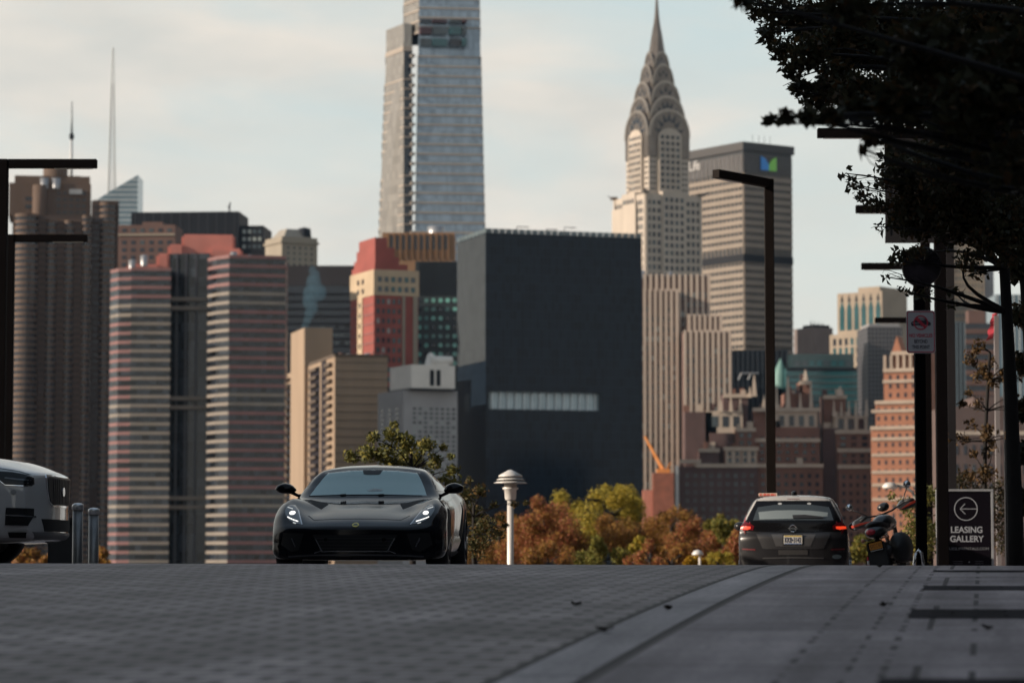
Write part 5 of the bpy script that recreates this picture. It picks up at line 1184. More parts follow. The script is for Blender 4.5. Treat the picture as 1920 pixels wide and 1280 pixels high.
lamp_p = mat('lamp_post_paint', (.004, .0032, .0038), .8, var=.2, scale=2, spec=.05)
lamp_b = mat('lamp_post_sunlit', (.012, .009, .008), .7, var=.2, scale=2, spec=.08)  # brown of the sunlit face put into the whole post colour
def lamp_post(px, d, top_py, arm_px, label, w=.18, arm_az=0.0, L_=None, m=lamp_p):
    x = XA(px, d, (top_py + 1060) / 2); z0 = gz(x, d); h = ZA(top_py, d) - z0
    o = thing('street_lamp', label, 'street lamp', (x, d, z0), 0, 'dark square street lamps along the street')
    MB().box(-w / 2, w / 2, -w / 2, w / 2, 0, h).build('pole', m, o, bevel=.008)
    MB().box(-w * .9, w * .9, -w * .9, w * .9, 0, .06).build('base_plate', m, o, bevel=.008)
    s = 1 if arm_px > px else -1
    l = L_ or abs(XA(arm_px, d, top_py) - XA(px, d, top_py)); th = .155
    a = MB().box(s * w / 2 if s > 0 else -l, l if s > 0 else -w / 2, -w * .45, w * .45, h - th, h - .002).build('arm', m, o, bevel=.006)
    a.rotation_euler = (0, 0, arm_az)
    e = MB().box(s * l * .55 if s > 0 else -l * .95, l * .95 if s > 0 else -l * .55, -w * .3, w * .3, h - th - .012, h - th - .001).build('light_panel', mat('led_panel', (.5, .5, .48), .3, var=.05), a)
    return o
lamp_post(1, 52, 299, 177, 'street lamp whose long arm is the higher of two at the brown apartment tower')
lamp_post(16, 64, 440, 160, 'street lamp whose arm is the lower of two crossing the brown apartment tower')
lamp_post(1444, 54, 336, 1343, 'sunlit street lamp standing alone behind the grey hatchback, arm turned toward the viewer', w=.165, arm_az=R(52), L_=1.72, m=lamp_b)
lamp_post(1764, 48.7, 241, 1537, 'thick street lamp post just left of the leasing sign, topped by the highest arm')
lamp_post(1737, 59, 385, 1608, 'street lamp whose arm pokes out left of the dark slatted panel')
lamp_post(1738, 70, 493, 1618, 'street lamp whose arm points left beside the round mirror')
lamp_post(1741, 85, 595, 1643, 'street lamp whose arm ends just left of the no vehicles sign')

# signpost with convex mirror and no vehicles sign
d = 46.5; x = XA(1728, d); z0 = gz(x, d)
sp = thing('sign_post', 'square dark post carrying the round mirror and the no vehicles sign', 'post', (x, d, z0))
MB().box(-.08, .08, -.08, .08, 0, ZA(470, d) - z0).build('pole', lamp_p, sp, bevel=.006)
MB().box(-.14, .14, -.14, .14, 0, .04).build('base_plate', lamp_p, sp)
dm = d - .14; mz = ZA(500, dm); mxx = XA(1728, dm, 500)
cm = thing('convex_mirror', 'round dark convex traffic mirror near the top of the square post', 'mirror', (mxx, dm, mz))
r = 38 / (F / dm)
MB().lathe([(0, .05), (r * .8, .04), (r, .01), (r * 1.02, -.02), (r * .95, -.035)], 40, axis='y').build('mirror_back', matt_blk, cm, True)
MB().lathe([(r * .95, -.034), (r * .8, -.06), (r * .5, -.09), (0, -.105)], 40, axis='y').build('mirror_face', mat('mirror_dark', (.035, .03, .035), .15, .7, var=.3, scale=3), cm, True)
MB().box(-.03, .03, .04, .10, -.1, .1).build('bracket', lamp_p, cm)
cm.rotation_euler = (R(16), 0, R(8))
ds = d - .10; sx0, sx1 = XA(1699.5, ds, 620), XA(1753.5, ds, 620); sz0, sz1 = ZA(662, ds), ZA(582, ds)
w, h = sx1 - sx0, sz1 - sz0
sg = thing('no_vehicles_sign', 'white no vehicles beyond this point sign with red border and crossed out car', 'sign', ((sx0 + sx1) / 2, ds, (sz0 + sz1) / 2))
def rrect(w, h, r, n=6):
    return [(sxx * (w / 2 - r) + r * math.cos(a), szz * (h / 2 - r) + r * math.sin(a)) for sxx, szz, q in ((1, 1, 0), (-1, 1, 1), (-1, -1, 2), (1, -1, 3)) for a in [PI / 2 * (q + k / n) for k in range(n + 1)]]
def ring(po, pi_, y0, y1, name, m, par):
    n = len(po); return MB().add([(a, y0, b) for a, b in po] + [(a, y0, b) for a, b in pi_] + [(a, y1, b) for a, b in po] + [(a, y1, b) for a, b in pi_],
        [(i, (i + 1) % n, (i + 1) % n + n, i + n) for i in range(n)] + [(i, i + 2 * n, (i + 1) % n + 2 * n, (i + 1) % n) for i in range(n)] + [(i + n, (i + 1) % n + n, (i + 1) % n + 3 * n, i + 3 * n) for i in range(n)]).build(name, m, par)
sgw = mat('sign_white', (.75, .73, .7), .5, var=.03); sgr = mat('sign_crimson', (.45, .02, .05), .5, var=.05); sgk = mat('sign_black', (.02, .015, .03), .5)
MB().ext(rrect(w, h, .045), 0, .006).build('sign_plate', mat('sign_face', (.42, .41, .43), .5, var=.05), sg)
ring(rrect(w * .955, h * .965, .04), rrect(w * .90, h * .925, .033), -.003, -.0005, 'border', sgr, sg)
cz = h * .215; cr = w * .255
# car silhouette, three-quarter view
carp = [(-.34, -.04), (-.33, .045), (-.25, .075), (-.17, .155), (-.06, .175), (.10, .17), (.20, .14), (.27, .06), (.34, .03), (.355, -.04), (.33, -.075), (.26, -.09), (.24, -.06), (.12, -.055), (.10, -.10), (.02, -.11), (-.02, -.075), (-.22, -.07), (-.26, -.10), (-.31, -.09)]
MB().ext([(a * w, cz - .01 + b * w) for a, b in carp], -.0035, -.0005).build('car_silhouette', sgk, sg)
MB().ext([(a * w, cz + b * w) for a, b in [(-.15, .08), (-.11, .14), (.08, .14), (.15, .08)]], -.0048, -.0036).build('car_window', mat('sign_grey', (.25, .24, .26), .5), sg)
MB().ext([(a * w, cz - .012 + b * w) for a, b in [(-.30, .0), (-.30, .03), (-.05, .02), (-.05, -.01)]], -.0048, -.0036).build('car_window', MATS['sign_grey'], sg)
ring([(cr * math.cos(PI * k / 20), cz + cr * math.sin(PI * k / 20)) for k in range(40)], [(cr * .84 * math.cos(PI * k / 20), cz + cr * .84 * math.sin(PI * k / 20)) for k in range(40)], -.007, -.005, 'prohibition_ring', sgr, sg)
dd = cr * .9 / math.sqrt(2); t_ = .016
MB().ext([(-dd - t_, cz + dd - t_), (-dd + t_, cz + dd + t_), (dd + t_, cz - dd + t_), (dd - t_, cz - dd - t_)], -.0072, -.005).build('prohibition_bar', sgr, sg)
for body_, ww, hh, zz, m_ in (('NO VEHICLES', .80, .085, -.085, sgr), ('BEYOND', .46, .085, -.222, sgk), ('THIS POINT', .62, .085, -.355, sgk)):
    lettering(body_, w * ww, h * hh, (0, -.002, h * zz), (R(90), 0, 0), m_, sg, weight=.025)
for zz in (.44, -.40): MB().lathe([(0, -.006), (.008, -.005), (.008, 0)], 10, (0, 0, h * zz), axis='y').build('bolt', MATS['sign_grey'], sg, True)

# leasing sign
d = 50.5; lx0, lx1 = XA(1756, d), XA(1863.5, d); lz1 = ZA(916.5, d); xm = (lx0 + lx1) / 2; z0 = gz(xm, d); w, h = lx1 - lx0, lz1 - z0
ls = thing('leasing_sign', 'black leasing gallery pavement sign in a pale metal frame with an arrow', 'sign', (xm, d, z0))
MB().box(-w / 2 + .03, w / 2 - .03, 0, .03, .03, h - .03).build('sign_board', mat('board_black', (.006, .0045, .008), .5, var=.1, spec=.12), ls)
fm = mat('frame_aluminium', (.36, .37, .39), .4, .2, var=.15, scale=4)
for a in ((-w / 2, w / 2, h - .04, h), (-w / 2, w / 2, 0, .04)): MB().box(a[0], a[1], -.02, .04, a[2], a[3]).build('frame_rail', fm, ls, bevel=.004)
for s in (-1, 1): MB().box(s * w / 2 - (.04 if s > 0 else 0), s * w / 2 + (0 if s > 0 else .04), -.019, .039, .04, h - .04).build('frame_stile', fm, ls, bevel=.004)
for s in (-1, 1): MB().box(s * w * .38 - .03, s * w * .38 + .03, -.25, .3, 0, .03).build('foot', fm, ls)
ink = mat('sign_ink_grey', (.36, .38, .42), .5, var=.03); ink2 = mat('sign_ink_dim', (.10, .10, .12), .5)
pm_ = F / d; X_ = lambda px: XA(px, d) - xm; Z_ = lambda py: ZA(py, d) - z0
c0, cz, cr = X_(1812), Z_(953.5), 22 / pm_
ring([(c0 + cr * math.cos(PI * k / 24), cz + cr * math.sin(PI * k / 24)) for k in range(48)], [(c0 + cr * .93 * math.cos(PI * k / 24), cz + cr * .93 * math.sin(PI * k / 24)) for k in range(48)], -.004, -.0005, 'arrow_ring', ink, ls)
t_ = .0055
for pts in ([(c0 - cr * .5, cz), (c0 + cr * .96, cz)], [(c0 - cr * .5, cz), (c0 - cr * .06, cz + cr * .44)], [(c0 - cr * .5, cz), (c0 - cr * .06, cz - cr * .44)]):
    MB().ext(band(pts, t_ * 2), -.004, -.0005).build('arrow', ink, ls)
for body_, a, b_, ya, yb, m_, wt in (('LEASING', 1783.5, 1842.5, 986.5, 998.5, ink, .02), ('GALLERY', 1782, 1845, 1003.5, 1015.5, ink, .02), ('BLUESLIPRENTALS.COM', 1772, 1854, 1025.5, 1030.5, mat('sign_ink_mid', (.22, .23, .25), .5), 0)):
    lettering(body_, X_(b_) - X_(a), Z_(ya) - Z_(yb), ((X_(a) + X_(b_)) / 2, -.002, (Z_(ya) + Z_(yb)) / 2), (R(90), 0, 0), m_, ls, weight=wt)
for a, b_ in ((1787, 1805), (1828, 1844)):
    for py in (1051.5, 1055.5): MB().box(X_(a), X_(b_), -.003, -.0005, Z_(py + .7), Z_(py)).build('small_print', ink2, ls)
MB().ext([(X_(1817) + .014 * (1 if k % 2 == 0 else .5) * math.cos(PI * k / 5 + PI / 2), Z_(1053) + .014 * (1 if k % 2 == 0 else .5) * math.sin(PI * k / 5 + PI / 2)) for k in range(10)], -.003, -.0005).build('emblem', ink, ls)

# dark slatted panel high between the posts
d = 52.0; a, b_ = XA(1659, d, 300), XA(1900, d, 300); zt, zb = ZA(256, d), ZA(455, d)
pn = thing('slatted_panel', 'big dark slatted panel hung high behind the leaves on dark posts', 'panel', (a, d, zb))
blkp = mat('panel_black', (.010, .008, .010), .6, var=.2)
MB().box(0, b_ - a, 0, .08, 0, .12).build('frame_rail', blkp, pn); MB().box(0, b_ - a, 0, .08, zt - zb - .12, zt - zb).build('frame_rail', blkp, pn)
q = MB(); n = 26
for k in range(n): q.box((b_ - a) * (k + .02) / n, (b_ - a) * (k + (.97 if k % 3 == 0 else 1.02)) / n, .01 + .012 * (k % 2), .05 + .012 * (k % 2), .12, zt - zb - .12)
q.build('slats', blkp, pn)
for px in (1782, 1888): 
    u = XA(px, d, 400) - a; MB().box(u - .07, u + .07, .09, .23, gz(a, d) - zb, zt - zb).build('post', blkp, pn)

# bollards
stl = mat('bollard_steel', (.22, .22, .22), .4, .6, var=.25, scale=3)
def bollard(px, top, d, label):
    x = XA(px, d); z0 = gz(x, d); h = ZA(top, d) - z0; r = 11 / (F / d)
    o = thing('bollard', label, 'bollard', (x, d, z0), 0, 'steel bollards beside the white car')
    MB().lathe([(r * .88, 0), (r * .88, h - .085), (0, h - .085)], 28).build('post', stl, o, True)
    MB().lathe([(r * .8, h - .085), (r, h - .08), (r, h - .035), (r * .97, h - .022), (r * .6, h - .006), (0, h)], 28).build('cap', mat('bollard_cap', (.6, .6, .6), .3, .6, var=.15, scale=4), o, True)
bollard(145, 942, 33.8, 'taller looking steel bollard right at the nose of the white car')
bollard(175, 951, 35.6, 'steel bollard a little further from the nose of the white car')
d = 36.5; x = XA(118, d); o = thing('litter_bin', 'dark box shaped bin partly hidden behind the nose of the white car', 'bin', (x, d, gz(x, d)))
MB().box(-.19, .17, 0, .3, 0, .62).build('bin_body', matt_blk, o, bevel=.03); MB().box(-.21, .19, -.02, .32, .62, .68).build('lid', matt_blk, o, bevel=.02)

# pagoda topped lamp
d = 56.0; x = XA(957, d); z0 = gz(x, d); p = F / d; wl = mat('lamp_white', (.62, .59, .55), .45, .2, var=.12, scale=3)
o = thing('pagoda_lamp', 'white park lamp with a stacked pagoda cap right of the sports car', 'lamp', (x, d, z0))
zz = lambda py: ZA(py, d) - z0
MB().lathe([(6.2 / p, 0), (6.0 / p, zz(936)), (0, zz(936))], 20).build('pole', wl, o, True)
MB().lathe([(9 / p, zz(937)), (10.5 / p, zz(934)), (11.5 / p, zz(918)), (14.5 / p, zz(917)), (15 / p, zz(914)), (12 / p, zz(913)), (11.5 / p, zz(906)), (0, zz(906))], 24).build('collar', wl, o, True)
MB().lathe([(9 / p, zz(913)), (9 / p, zz(899))], 20).build('lantern', mat('lantern_glass', (.35, .34, .32), .2, var=.1), o, True)
for yy, rr in ((904, 32), (898, 27)): MB().lathe([(0, zz(yy - 3)), (rr * .8 / p, zz(yy - 1.5)), (rr / p, zz(yy + 1.5)), (rr * .8 / p, zz(yy + 1))], 32).build('louvre_ring', wl, o, True)
MB().lathe([(0, zz(880)), (5 / p, zz(881.5)), (22 / p, zz(891)), (22.5 / p, zz(893.5)), (10 / p, zz(893))], 32).build('cap', wl, o, True)
# dome lamp among the yellow bushes and curved park lamp
d = 90.0; x = XA(1308, d); z0 = gz(x, d); p = F / d; zz = lambda py: ZA(py, d) - z0
o = thing('dome_lamp', 'small dome topped park lamp low beside the yellow bush', 'lamp', (x, d, z0))
MB().lathe([(2.4 / p, 0), (2.4 / p, zz(1037)), (0, zz(1037))], 12, (4 / p, 0, 0)).build('pole', wl, o, True)
MB().lathe([(0, zz(1030)), (6 / p, zz(1031.5)), (10 / p, zz(1036)), (11 / p, zz(1040)), (0, zz(1040))], 20, (0, 0, 0)).build('cap', wl, o, True)
d = 75.0; x = XA(1722, d); z0 = gz(x, d); p = F / d; zz = lambda py: ZA(py, d) - z0
o = thing('arched_lamp', 'pale park lamp on a curved arm above the motorcycle', 'lamp', (x, d, z0))
MB().tube([(0, 0, 0), (0, 0, zz(960)), (-2 / p, 0, zz(940)), (-10 / p, 0, zz(922)), (-25 / p, 0, zz(912)), (-44 / p, 0, zz(910))], [.05, .045, .042, .04, .038, .035], 8).build('pole', mat('lamp_grey_paint', (.26, .26, .25), .5), o, True)
q = MB().lathe([(0, .10), (.12, .08), (.2, 0), (.18, -.06), (0, -.07)], 18, (-52 / p, 0, zz(911))); q.build('lamp_head', wl, o, True)
# red flag on a pale post, bike rack hoop
d = 60.0; x = XA(1869, d, 700); z0 = gz(x, d); zz = lambda py: ZA(py, d) - z0
o = thing('flag_post', 'pale post with a narrow red flag behind the tree trunk', 'flag', (x, d, z0))
MB().box(-.045, .045, -.045, .045, 0, zz(592)).build('pole', mat('post_grey', (.20, .18, .18), .6), o)
q = MB(); n = 10; zt, zb = zz(584), zz(634)
for k in range(n + 1):
    z = zt + (zb - zt) * k / n; xx = -.05 - .012 * k; q.v += [(xx + .10 - .01 * math.sin(k), .02 * math.sin(k * 1.3), z), (xx - .03 + .02 * math.sin(k * 1.7), .03 * math.cos(k * 1.1), z - .05)]
for k in range(n): q.f.append((2 * k, 2 * k + 1, 2 * k + 3, 2 * k + 2)); q.m.append(0)
q.v += [(a, b + .012, c) for a, b, c in q.v]
for k in range(n): q.f.append(tuple(i + 2 * n + 2 for i in (2 * k, 2 * k + 1, 2 * k + 3, 2 * k + 2))); q.m.append(0)
q.build('flag', mat('flag_red', (.45, .04, .06), .7, var=.2, scale=5), o)
d = 43.0; x = XA(1722, d); z0 = gz(x, d); p = F / d
o = tag(MB().tube([(x - 8 / p, d, z0), (x - 8 / p, d, z0 + .30), (x - 5 / p, d, z0 + .44), (x, d, z0 + .49), (x + 6 / p, d, z0 + .44), (x + 9 / p, d, z0 + .30), (x + 9 / p, d, z0)], .022, 8).build('bike_rack', chrome, None, True), 'low bright metal bike hoop at the foot of the sign post', 'bike rack')

# ------------------------------------------------------------------ trees and shrubs
bark = mat('dark_bark', (.010, .008, .0075), .9, var=.3, scale=8)
lf_dark = leafmat('dark_leaves', [(.04, .042, .022), (.06, .052, .024), (.03, .032, .02), (.12, .065, .025)])
lf_green = leafmat('green_leaves', [(.11, .12, .035), (.16, .155, .045), (.06, .07, .025), (.28, .23, .05)])
lf_sparse = leafmat('rust_leaves', [(.10, .055, .022), (.06, .04, .018), (.13, .075, .03), (.035, .028, .016)])
def limb(q, p0, p1, r0, r1, sag=.08, n=6):
    p0, p1 = Vector(p0), Vector(p1); L_ = (p1 - p0).length; pts = []
    off = Vector((random.uniform(-1, 1), random.uniform(-1, 1), random.uniform(-.3, .6))) * L_ * sag
    for k in range(n + 1):
        t = k / n; pts.append(p0.lerp(p1, t) + off * math.sin(PI * t))
    q.tube(pts, [r0 + (r1 - r0) * k / n for k in range(n + 1)], 7); return pts
def tree(name, label, base, trunk_top, r, clumps, lsize, lm, cat='tree', group=None, mid=None):
    """clumps in world places: (centre, radii, leaves)"""
    o = thing(name, label, cat, base, 0, group); b = Vector(base); q = MB()
    t = limb(q, (0, 0, 0), Vector(trunk_top) - b, r, r * .55, .02, 8)
    for c, rad, n in clumps:
        e = Vector(c) - b; s = min(t[3:], key=lambda p: (p - e).length + .6 * abs(p.z - min(e.z, t[-1].z) + .3))
        pts = limb(q, s, e, r * .30, r * .05, .14, 6)
        for k in range(2 if n > 400 else 4):
            w = Vector((random.gauss(0, 1) * rad[0], random.gauss(0, 1) * rad[1], random.gauss(0, 1) * rad[2])) * .7
            limb(q, pts[random.randint(4, 6)], e + w * .8, r * .05, r * .015, .2, 4)
    q.build('trunk', bark, o, True)
    leaves('crown', [(tuple(Vector(c) - b), rad, n) for c, rad, n in clumps], lsize, lm, o)
    return o
def pc(px, py, d, rpx, n, depth=1.0, flat=1.0):
    p = F / d; return (tuple(at(px, py, d)), (rpx / p, rpx / p * depth, rpx / p * flat), n)
# leafy trees on the pavement at the upper corner, nearer than the cars
d = 17.0; bx = XA(2200, d); base = (bx, d, gz(bx, d))
cl = [pc(px, py, d + random.uniform(-.8, .8), r_, n, 1.0, .8) for px, py, r_, n in ((1398, 0, 26, 22), (1440, 222, 15, 14), (1475, 219, 20, 30), (1515, 221, 22, 48), (1560, 218, 26, 80), (1612, 205, 34, 150), (1618, 280, 14, 10), (1640, 262, 16, 16), (1665, 268, 14, 12), (1680, 190, 50, 300), (1600, 10, 60, 200), (1740, 100, 90, 600), (1820, 190, 90, 600), (1900, 120, 110, 700), (1910, 300, 80, 300))]
tree('leafy_tree', 'nearest leafy tree, its blurred branch tips reaching left above the broad office tower', base, tuple(at(2190, 120, d)), .12, cl, .07, lf_dark)
d = 27.0; bx = XA(2010, d); base = (bx, d, gz(bx, d)); cl = []
for px, py, r_, n in ((1425, 22, 30, 120), (1440, 62, 26, 90), (1470, 30, 45, 300), (1468, 95, 30, 140), (1485, 130, 24, 90), (1515, 100, 45, 360), (1530, 40, 60, 800), (1590, 80, 70, 1200), (1500, 165, 24, 110), (1535, 185, 34, 260), (1570, 150, 44, 480), (1610, 180, 52, 800), (1660, 70, 90, 2600), (1690, 190, 70, 2000), (1760, 60, 100, 3000), (1770, 180, 85, 2600), (1860, 60, 110, 3300), (1870, 200, 100, 3000)):
    cl.append(pc(px, py, d + random.uniform(-1.8, 1.8), r_, int(n * 1.25), 1.2, .85))
tree('leafy_tree', 'big dark leafy tree filling the upper corner above the slatted panel', base, (bx - .1, d, ZA(60, d)), .16, cl, .062, lf_dark)
# second tree: trunk right of the leasing sign
d = 34.0; bx = XA(1905, d); base = (bx, d, gz(bx, d))
cl = []
for px, py, r_, n in ((1585, 325, 13, 22), (1598, 345, 15, 34), (1612, 362, 17, 44), (1630, 378, 18, 56), (1640, 340, 13, 14), (1650, 385, 16, 44), (1700, 320, 60, 600), (1720, 400, 60, 750), (1790, 300, 80, 1200), (1800, 400, 75, 1200), (1880, 320, 80, 1300), (1890, 430, 75, 1200), (1690, 478, 24, 60), (1720, 474, 22, 60), (1670, 490, 12, 16), (1700, 545, 16, 26), (1665, 520, 10, 10), (1735, 555, 14, 22), (1810, 490, 24, 56), (1835, 510, 22, 48), (1790, 545, 15, 20), (1652, 425, 12, 18), (1785, 575, 10, 8), (1845, 470, 26, 90)):
    cl.append(pc(px, py, d + random.uniform(-1.6, 1.6), r_ * (1.35 if r_ < 20 else 1), int(n * (.75 if r_ < 20 else 1.1 if r_ < 35 else 1.7)), 1.3, .9))
tree('leafy_tree', 'dark street tree whose leaning trunk stands right of the leasing sign', base, tuple(at(1878, 420, d)), .10, cl, .072, lf_dark)
# a third trunk at the edge
d = 37.0; bx = XA(1932, d); base = (bx, d, gz(bx, d))
cl = [pc(px, py, d + random.uniform(-1, 1), r_, n, 1.2) for px, py, r_, n in ((1905, 380, 60, 900), (1912, 500, 34, 320), (1940, 440, 60, 700), (1918, 590, 24, 220), (1922, 680, 24, 220), (1914, 770, 24, 300), (1916, 850, 22, 260), (1920, 940, 24, 300))]
tree('leafy_tree', 'dark tree at the very edge, just beyond the leaning trunk', base, tuple(at(1916, 480, d)), .09, cl, .095, lf_dark)
# slim tree with sparse rusty leaves
d = 52.0; bx = XA(1850, d); base = (bx, d, gz(bx, d)); cl = []
for k in range(34):
    px = random.gauss(1838, 26); py = random.uniform(640, 905); cl.append(pc(px, py, d + random.uniform(-.5, .5), random.uniform(8, 17), 34, 1.2))
for k in range(8): cl.append(pc(random.uniform(1895, 1915), random.uniform(650, 900), d, 12, 30, 1.2))
tree('slim_tree', 'slim young tree with sparse rust coloured leaves above the leasing sign', base, tuple(at(1856, 660, d)), .05, cl, .075, lf_sparse)
# dark shrubs round the posts
def shrub(name, label, d, pts, size, lm, group=None):
    px, py = pts[0][0], pts[0][1]; bx = XA(px, d); base = (bx, d, gz(bx, d))
    cl = [pc(a, b_, d + random.uniform(-.4, .4), r_, n, 1.0) for a, b_, r_, n in pts]
    return tree(name, label, base, (bx, d, ZA(min(p[1] for p in pts), d)), .035, cl, size, lm, 'shrub', group)
shrub('evergreen_shrub', 'dark evergreen shrub between the motorcycle and the posts', 58, [(1720, 990, 34, 700), (1700, 950, 22, 260), (1740, 930, 26, 320), (1716, 1030, 40, 800), (1755, 1000, 34, 600), (1672, 930, 9, 40)], .06, lf_green)
shrub('evergreen_shrub', 'dark shrub low behind the leasing sign', 57, [(1800, 905, 26, 280), (1860, 960, 40, 700), (1880, 920, 28, 320), (1830, 930, 34, 500), (1890, 1010, 36, 600)], .06, lf_dark)
# small dark tree behind the sports car
d = 48.0; bx = XA(775, d); base = (bx, d, gz(bx, d)); cl = []
for px, py, r_, n in ((738, 796, 9, 50), (735, 815, 18, 170), (700, 820, 14, 110), (690, 850, 22, 240), (660, 856, 16, 110), (720, 850, 26, 330), (760, 830, 24, 300), (800, 835, 20, 200), (770, 860, 30, 420), (815, 865, 18, 160), (832, 838, 9, 50), (845, 855, 8, 40), (740, 880, 30, 360), (790, 895, 30, 420), (840, 905, 26, 320), (850, 880, 14, 90), (655, 850, 10, 40)):
    cl.append(pc(px, py, d + random.uniform(-.5, .5), r_, n, 1.2, .85))
tree('small_tree', 'small dark green tree with some yellow leaves right behind the sports car roof', base, tuple(at(770, 850, d)), .06, cl, .062, lf_green)
d = 52.0; bx = XA(890, d); base = (bx, d, gz(bx, d)); cl = []
for px, py, r_, n in ((870, 930, 24, 260), (900, 920, 16, 120), (880, 965, 30, 380), (910, 985, 26, 260), (890, 1020, 34, 420), (930, 1000, 18, 110), (925, 945, 10, 40), (965, 945, 8, 34), (985, 942, 7, 30), (940, 970, 10, 40), (948, 985, 8, 30), (880, 900, 10, 40)):
    cl.append(pc(px, py, d + random.uniform(-.5, .5), r_, n, 1.2, .85))
tree('small_tree', 'dark ragged tree between the sports car and the pagoda lamp', base, tuple(at(888, 950, d)), .05, cl, .062, leafmat('olive_leaves', [(.05, .055, .02), (.08, .07, .022), (.03, .036, .016), (.18, .10, .03)]))
# autumn trees across the park
red = leafmat('red_autumn_leaves', [(.28, .085, .045), (.36, .12, .055), (.18, .065, .035), (.38, .20, .05), (.16, .12, .035)])
yel = leafmat('yellow_autumn_leaves', [(.42, .32, .04), (.32, .26, .04), (.20, .18, .035), (.50, .33, .04)])
org = leafmat('orange_autumn_leaves', [(.28, .12, .035), (.19, .09, .03), (.40, .22, .04), (.14, .09, .03), (.28, .09, .04)])
grn = leafmat('olive_autumn_leaves', [(.13, .14, .03), (.20, .18, .035), (.09, .09, .025), (.28, .20, .04)])
gold = leafmat('gold_autumn_leaves', [(.40, .24, .02), (.34, .18, .02), (.45, .30, .04)])
def autumn(label, d, m, pts, size=.085, name='autumn_tree'):
    px = sum(p[0] for p in pts) / len(pts); bx = XA(px, d); base = (bx, d, gz(bx, d))
    cl = [pc(a + random.gauss(0, r_ * .5), b_ + random.gauss(0, r_ * .45), d + random.uniform(-1.5, 1.5), r_ * random.uniform(.6, .95), int(n * 2.0), 1.1) for a, b_, r_, n in pts for _ in range(3)]
    tree(name, label, base, (bx, d, ZA(min(p[1] for p in pts) + 20, d)), .12, cl, size, m, 'tree', 'autumn trees across the park')
autumn('rust red tree just right of the pagoda lamp', 132, red, [(1010, 1000, 42, 900), (1045, 985, 38, 800), (985, 985, 26, 420), (1020, 960, 22, 330), (1060, 1020, 40, 800), (1000, 1040, 40, 700)])
autumn('dull orange tree behind the pagoda lamp pole', 140, org, [(930, 1030, 34, 600), (965, 1010, 30, 520), (900, 1040, 30, 400), (950, 980, 18, 200)])
autumn('tall yellow green tree, highest of the autumn trees', 138, yel, [(1110, 960, 38, 800), (1150, 945, 32, 650), (1175, 970, 30, 560), (1080, 950, 22, 300), (1140, 925, 16, 170), (1190, 940, 13, 110), (1160, 920, 10, 80), (1060, 940, 12, 90)])
autumn('brownish orange tree below the tall yellow tree', 134, org, [(1130, 1005, 34, 600), (1180, 1020, 36, 700), (1090, 1020, 30, 460), (1215, 1000, 30, 500)])
autumn('small green and yellow bush at the crest below the tall yellow tree', 120, grn, [(1095, 1045, 22, 300), (1125, 1040, 20, 280), (1155, 1045, 20, 260), (1120, 1020, 13, 120)], .13)
autumn('golden bush low between the tall yellow tree and the orange crane', 122, yel, [(1175, 1040, 16, 200), (1190, 1025, 14, 150), (1165, 1055, 20, 200)], .13)
autumn('orange brown tree below the orange crane', 136, org, [(1250, 1000, 34, 600), (1245, 970, 20, 260), (1285, 1015, 30, 480), (1230, 1035, 34, 560), (1285, 975, 16, 160)])
autumn('dark red tree left of the small dome lamp', 130, red, [(1270, 1040, 30, 420), (1320, 1000, 32, 520), (1345, 1020, 30, 480), (1300, 990, 20, 220), (1330, 1045, 30, 420)])
autumn('olive tree left of the hatchback mirror', 128, grn, [(1355, 1000, 20, 260), (1340, 985, 13, 120), (1370, 985, 12, 100), (1365, 1030, 20, 260)], .14)
autumn('bright red bush at the edge of the hatchback', 115, red, [(1378, 1030, 22, 320), (1370, 1045, 18, 240), (1385, 1005, 14, 130)], .13)
autumn('bright gold bush right under the small dome lamp', 95, gold, [(1300, 1052, 14, 260), (1290, 1057, 10, 160), (1318, 1055, 9, 120)], .09)
autumn('olive brown shrubbery showing between the hatchback and the motorcycle', 118, grn, [(1610, 1035, 24, 340), (1620, 1015, 16, 160), (1640, 1040, 22, 280)], .13)
autumn('low tree with orange edge behind the bollards', 110, org, [(195, 1035, 12, 120), (190, 1052, 14, 150), (60, 1040, 26, 300), (90, 1048, 22, 240)], .12)

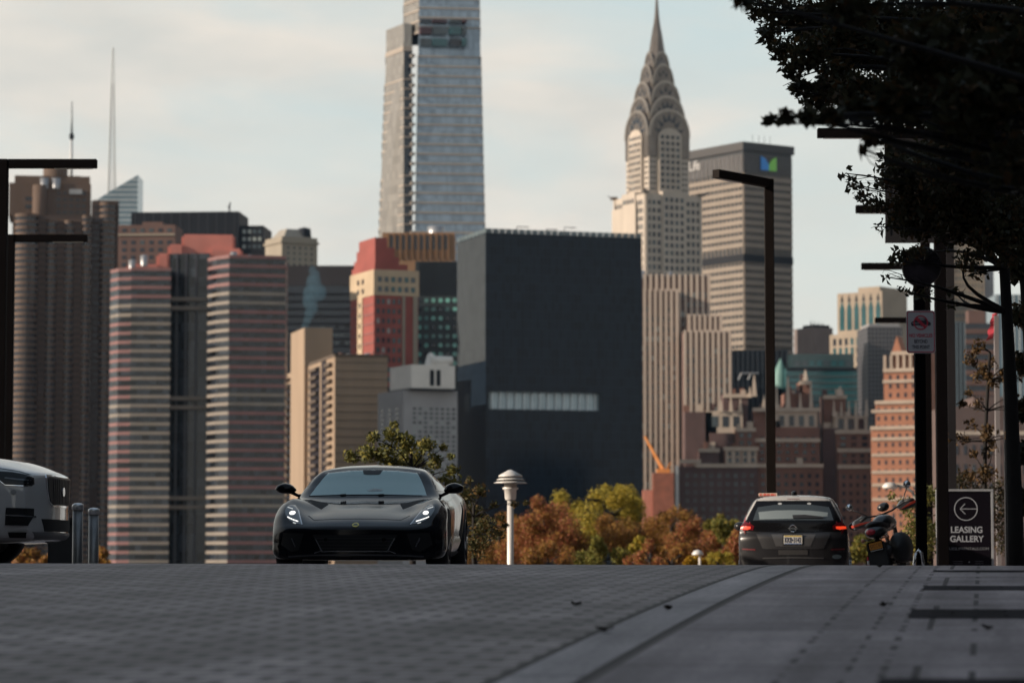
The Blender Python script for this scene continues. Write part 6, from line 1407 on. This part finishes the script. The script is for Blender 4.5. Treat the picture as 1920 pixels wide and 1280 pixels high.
autumn('low mixed orange bush between the pagoda lamp and the green bush', 112, org, [(1000, 1048, 18, 200), (1035, 1040, 20, 240), (1065, 1048, 18, 200)])
autumn('low russet bush below the orange crane', 112, red, [(1205, 1045, 18, 200), (1235, 1050, 18, 200), (1220, 1020, 14, 120)])
autumn('low orange and brown bush left of the gold bush', 114, org, [(1262, 1048, 18, 220), (1240, 1035, 14, 120), (1280, 1030, 15, 140)])
autumn('low yellow bush under the olive tree beside the hatchback', 110, yel, [(1345, 1048, 14, 150), (1362, 1050, 14, 150)])
# fallen leaves on the paving
lm_ = leafmat('fallen_leaf_brown', [(.05, .03, .02), (.03, .02, .016)])
for px, py, s in ((1132, 1184, .075), (1080, 1135, .05), (1655, 1137, .045), (1252, 1144, .04), (1848, 1180, .05), (1648, 1064, .045)):
    yy = np.arange(9, 28, .05); x_ = (px - 960) / F * yy; zc_ = np.array([gz(a, b_) for a, b_ in zip(x_, yy)]); k = int(np.argmin(np.abs(1060 - zc_ / yy * F - py)))
    s *= .75; X0, Y0 = x_[k], yy[k]; q = MB(); n = 9; ph = random.uniform(0, 6)
    ring_ = [(s * (.6 + .4 * abs(math.cos(1.5 * (2 * PI * i / n)))) * math.cos(2 * PI * i / n + ph), s * .7 * math.sin(2 * PI * i / n + ph), .012 + .022 * random.random()) for i in range(n)]
    q.add([(0, 0, .006)] + ring_ + [(a, b_, c - .003) for a, b_, c in ring_] + [(0, 0, .002)], [(0, 1 + i, 1 + (i + 1) % n) for i in range(n)] + [(2 * n + 1, n + 1 + (i + 1) % n, n + 1 + i) for i in range(n)])
    tag(q.build('fallen_leaf', lm_, None, False, (X0, Y0, gz(X0, Y0) + .003)), 'small curled dry leaf lying on the paving in front of the crest', 'leaf', 'fallen leaves on the paving')

# ------------------------------------------------------------------ air
hz = MB().box(-2600, 2600, -120, 3000, -9.0, 560).build('haze', None)
hm = bpy.data.materials.new('haze'); hm.use_nodes = True; n = hm.node_tree; n.nodes.remove(n.nodes['Principled BSDF'])
hv = n.nodes.new('ShaderNodeVolumePrincipled'); hv.inputs['Color'].default_value = (.45, .70, 1, 1); hv.inputs['Density'].default_value = HAZE; hv.inputs['Anisotropy'].default_value = .2
n.links.new(hv.outputs[0], n.nodes['Material Output'].inputs['Volume']); hz.data.materials.clear(); hz.data.materials.append(hm)
tag(hz, 'thin pale haze in the air over the city', 'haze', kind='stuff')
